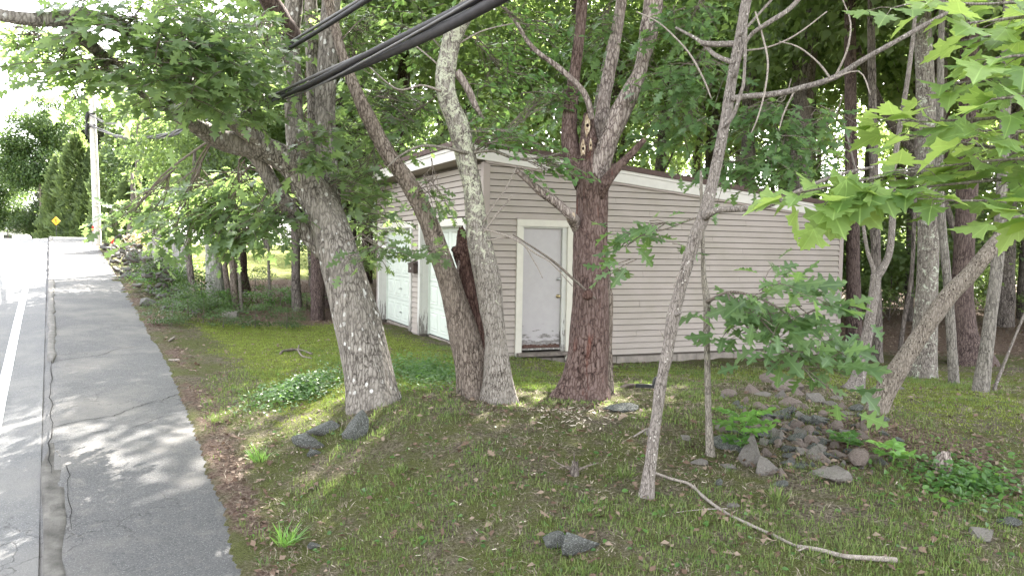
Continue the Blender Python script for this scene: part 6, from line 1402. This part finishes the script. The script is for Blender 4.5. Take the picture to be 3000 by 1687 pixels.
# ------------------------------------------------------------------ ground cover, weeds, grass and litter (uncountable)
def scatter(n, x0, x1, y0, y1, dens=None, near=1.0):
    out = []
    got = 0
    while got < n:
        m = int((n - got) * 3 + 400)
        y = y0 * (y1 / y0) ** (rng.random(m) ** near); x = rng.uniform(x0, x1, m)
        # keep the fan in front of the camera
        ok = (x < y * .75 + 1.2) & (x > -y * .85 - 1.2)
        u_, v_ = uv(x, y); ok &= v_ > wid(u_) + .10 + .10 * fbm2(x, y, 3, 8)
        q = np.stack([x, y], -1) - shed_c; a, b_ = q @ ax_, q @ ay_; ok &= ~((a > -.02) & (a < LX) & (b_ > -.02) & (b_ < LY))
        if dens is not None: ok &= rng.random(m) < dens(x, y)
        out.append(np.stack([x[ok], y[ok]], -1)); got += int(ok.sum())
    r = np.concatenate(out)[:n]; return r, ground(r[:, 0], r[:, 1])
def blades(name, n, x0, x1, y0, y1, hr, w, mat, dens, lean=.5):
    xy_, z = scatter(n, x0, x1, y0, y1, dens); th = rng.uniform(0, 6.28, n); h = rng.uniform(*hr, n) * (.6 + .8 * rng.random(n)); wd = w * rng.uniform(.6, 1.4, n) * (1 + xy_[:, 1] * .05)
    la = rng.uniform(0, 6.28, n); lm = lean * rng.random(n) * h
    p = np.stack([xy_[:, 0], xy_[:, 1], z - .006], -1); s = np.stack([np.cos(th), np.sin(th), th * 0], -1) * wd[:, None]
    ln_ = np.stack([np.cos(la), np.sin(la), la * 0], -1) * lm[:, None]
    mid = p + ln_ * .35 + np.array([0, 0, 1.]) * (h * .6)[:, None]; tip = p + ln_ + np.array([0, 0, 1.]) * h[:, None]
    V = np.stack([p - s, p + s, mid + s * .7, mid - s * .7, tip], 1).reshape(-1, 3); k = (np.arange(n) * 5)[:, None]
    T = np.concatenate([k + [0, 1, 2], k + [0, 2, 3], k + [3, 2, 4]])
    o = link(name, np_mesh(name, V, T), M[mat]); o["kind"] = "stuff"; o["label"] = {"grass": "short patchy grass over the lawn", "moss": "bright moss and fine grass on the drive", "straw": "dry straw strewn through the lawn"}[name]; return o
def pat(x, y): return sstep(-.06, .22, fbm2(x, y, .85, 51) + .6 * fbm2(x, y, 3.1, 52))
blades("grass", 80000, -4, 9, 3.4, 14.5, (.014, .050), .0030, 'grass', lambda x, y: (.04 + .96 * pat(x, y)) * (1 - .8 * cover(x, y)[1]))
def clumps(n, per, hr, mat, dens):
    c, z = scatter(n, -3.6, 8, 3.5, 13.0, dens); k = np.repeat(np.arange(n), per); N = len(k); sg = rng.uniform(.02, .07, n)[k]
    x = c[k, 0] + rng.normal(0, 1, N) * sg; y = c[k, 1] + rng.normal(0, 1, N) * sg; zz = ground(x, y) - .008; h = rng.uniform(*hr, n)[k] * rng.uniform(.5, 1.15, N)
    d = np.stack([(x - c[k, 0]) * 6 + rng.normal(0, .25, N), (y - c[k, 1]) * 6 + rng.normal(0, .25, N), np.ones(N)], -1)
    o = link("grass", leaf_soup('reed', np.stack([x, y, zz], -1), d, rng.normal(0, 1, (N, 3)), h, "grass"), M[mat]); o["kind"] = "stuff"; o["label"] = "loose clumps of longer grass in the lawn"
clumps(420, 26, (.035, .085), 'grass', lambda x, y: (.1 + .9 * pat(x, y)) * (1 - .8 * cover(x, y)[1]))
clumps(120, 22, (.04, .09), 'weed_leaf', lambda x, y: .2 + .8 * pat(x, y))
clumps(300, 20, (.03, .07), 'straw', lambda x, y: 1.0 - .8 * pat(x, y))
blades("moss", 52000, -8, 6, 7.5, 19, (.012, .030), .0036, 'moss', lambda x, y: cover(x, y)[0])
blades("straw", 46000, -4, 9, 3.4, 14, (.006, .028), .0030, 'straw', lambda x, y: (1 - .65 * pat(x, y)) * (1 - .8 * cover(x, y)[0]), 5.0)
n = 26000; xy_, z = scatter(n, -9, 16, 3.4, 28, lambda x, y: .10 + .90 * np.clip(cover(x, y)[1] + .12, 0, 1) * (1 - cover(x, y)[0] * .8))
o = link("leaf_litter", leaf_soup('diamond', np.stack([xy_[:, 0], xy_[:, 1], z + rng.uniform(.004, .03, n)], -1), np.c_[rng.normal(0, 1, (n, 2)), rng.normal(0, .25, n)], np.c_[rng.normal(0, .35, (n, 2)), np.ones(n)], rng.uniform(.025, .075, n), "leaf_litter"), M['dead_leaf']); o["kind"] = "stuff"; o["label"] = "brown leaf litter under the trees"
def plants(name, label, n, region, hr, size, mat, tpl='oval', zpow=.7):
    rr_ = np.array([region() for _ in range(n)])
    pts = np.concatenate([on_ground_many(rr_[k:k + 200, 0], rr_[k:k + 200, 1]) for k in range(0, n, 200)])
    p = np.array(pts); g = rng.random(n) ** zpow; p[:, 2] += g * rng.uniform(*hr, n) * (.35 + .65 * sstep(-.35, .35, fbm2(p[:, 0], p[:, 1], 3.2, 77)))
    o = link(name, leaf_soup(tpl, p, np.c_[rng.normal(0, 1, (n, 2)), rng.uniform(-.3, .4, n)], np.c_[rng.normal(0, .4, n), rng.normal(-.35, .4, n), np.ones(n)], rng.uniform(*size, n), name), M[mat]); o["kind"] = "stuff"; o["label"] = label
def poly_region(cx_, cy_, rx, ry, slope=0.0):
    def f():
        a = rng.uniform(0, 6.28); r = min(abs(rng.normal(0, .62)), 1.5); x = math.cos(a) * r * rx
        return cx_ + x, cy_ + math.sin(a) * r * ry + slope * x
    return f
plants("ground_cover", "glossy low ground cover left of the big maple", 4200, poly_region(755, 985, 115, 30, -.28), (.03, .24), (.025, .055), 'weed_leaf')
plants("ground_cover", "glossy low ground cover between the big maple and the leaning tree", 4200, poly_region(1070, 945, 105, 30, .1), (.03, .28), (.025, .055), 'weed_leaf')
plants("ground_cover", "little ground cover beside the lichen tree foot", 260, poly_region(1225, 930, 22, 34), (.05, .2), (.035, .07), 'weed_leaf')
plants("weeds", "leafy green weeds at the right edge of the lawn", 1300, poly_region(2440, 1215, 200, 75, .12), (.02, .15), (.03, .075), 'weed_leaf')
plants("seedlings", "scattered small seedlings in the lawn and rubble", 420, lambda: (rng.uniform(620, 2560), 1060 + 380 * rng.random()), (.01, .06), (.025, .055), 'weed_leaf')
plants("weeds", "leafy weeds at the foot of the roadside bushes", 1500, poly_region(470, 745, 120, 34, .35), (.03, .3), (.04, .10), 'weed_leaf')
# wood-edge grass fringe

# feathery seedling
def frond_plant(px, py, label, nf, L, size, mat, name="seedling"):
    p0 = on_ground(px, py); t_ = thing(name, label, "plant", (p0[0], p0[1], gz(p0[0], p0[1]) - .01)); f_ = Foliage(); b = MB()
    b.tube([p0 - [0, 0, .03], p0 + [.01, 0, L * .4], p0 + [0, 0, L * .8]], [.008, .006, .003], 5, .05)
    for k in range(nf):
        a = k * 2.4 + rng.uniform(-.3, .3); h = L * (.25 + .6 * k / nf); d = np.array([math.cos(a), math.sin(a), .55]); q0 = p0 + [0, 0, h]
        pts = [q0 + d * L * .75 * t_i - np.array([0, 0, 1.]) * .22 * L * t_i ** 2 for t_i in np.linspace(0, 1, 6)]
        b.tube(pts, np.linspace(.004, .0015, 6), 4, .1)
        for t_i in np.linspace(.25, 1, 7):
            c = q0 + d * L * .75 * t_i - np.array([0, 0, 1.]) * .22 * L * t_i ** 2; sd = np.cross(d, [0, 0, 1.]); sd /= np.linalg.norm(sd)
            for s_ in ((-1, 1) if t_i < 1 else (0,)):
                f_.p.append(c[None]); f_.d.append((sd * s_ + d * (.4 if s_ else 1) + [0, 0, -.15])[None]); f_.n.append((np.array([0, -.25, 1.]) + rng.normal(0, .15, 3))[None]); f_.s.append(np.array([size * rng.uniform(.8, 1.2)]))
    b.build("stem", M['fresh_leaf'], t_); f_.finish(t_, M[mat], 'oval', 'oval', 300)
frond_plant(1868, 1120, "bright green feathery seedling left of the rubble pile", 11, .34, .085, 'fresh_leaf')
frond_plant(1860, 1138, "smaller feathery seedling at the foot of the bright one", 5, .16, .07, 'weed_leaf')
frond_plant(2245, 1170, "broad leafed light green weed in front of the small stump", 5, .2, .09, 'fresh_leaf', "weed")
frond_plant(2130, 1130, "dark leafy weed in the rubble below the broken trunk", 5, .16, .075, 'weed_leaf', "weed")
def tuft(px, py, lb, n, h):
    p0 = on_ground(px, py); t_ = thing("grass_tuft", lb, "grass tuft", (p0[0], p0[1], gz(p0[0], p0[1])))
    a = rng.uniform(0, 6.28, n); r = .06 * rng.random(n) ** .5; d = np.stack([np.cos(a) * .35, np.sin(a) * .35, np.ones(n)], -1) + rng.normal(0, .15, (n, 3))
    link("blades", leaf_soup('reed', np.stack([np.cos(a) * r, np.sin(a) * r, a * 0 - .01], -1), d, rng.normal(0, 1, (n, 3)), h * rng.uniform(.5, 1.2, n), "blades"), M['fresh_leaf' if h > .15 else 'grass'], t_)
for x, y, lb, h in ((655, 1160, "bright grass tuft left of the dark rocks", .16), (722, 1370, "bright grass tuft low on the left of the lawn", .17), (1000, 1190, "small pale grass tuft in the middle of the lawn", .10), (1575, 1200, "fresh grass tuft left of the slim sapling's foot", .12), (1960, 1260, "fine grass tuft right of the long curved stick", .14), (1480, 1440, "fresh grass tuft right of the foreground rock", .10), (540, 1060, "bright grass tuft beside the sidewalk edge", .10)):
    tuft(x, y, lb, 60, h)
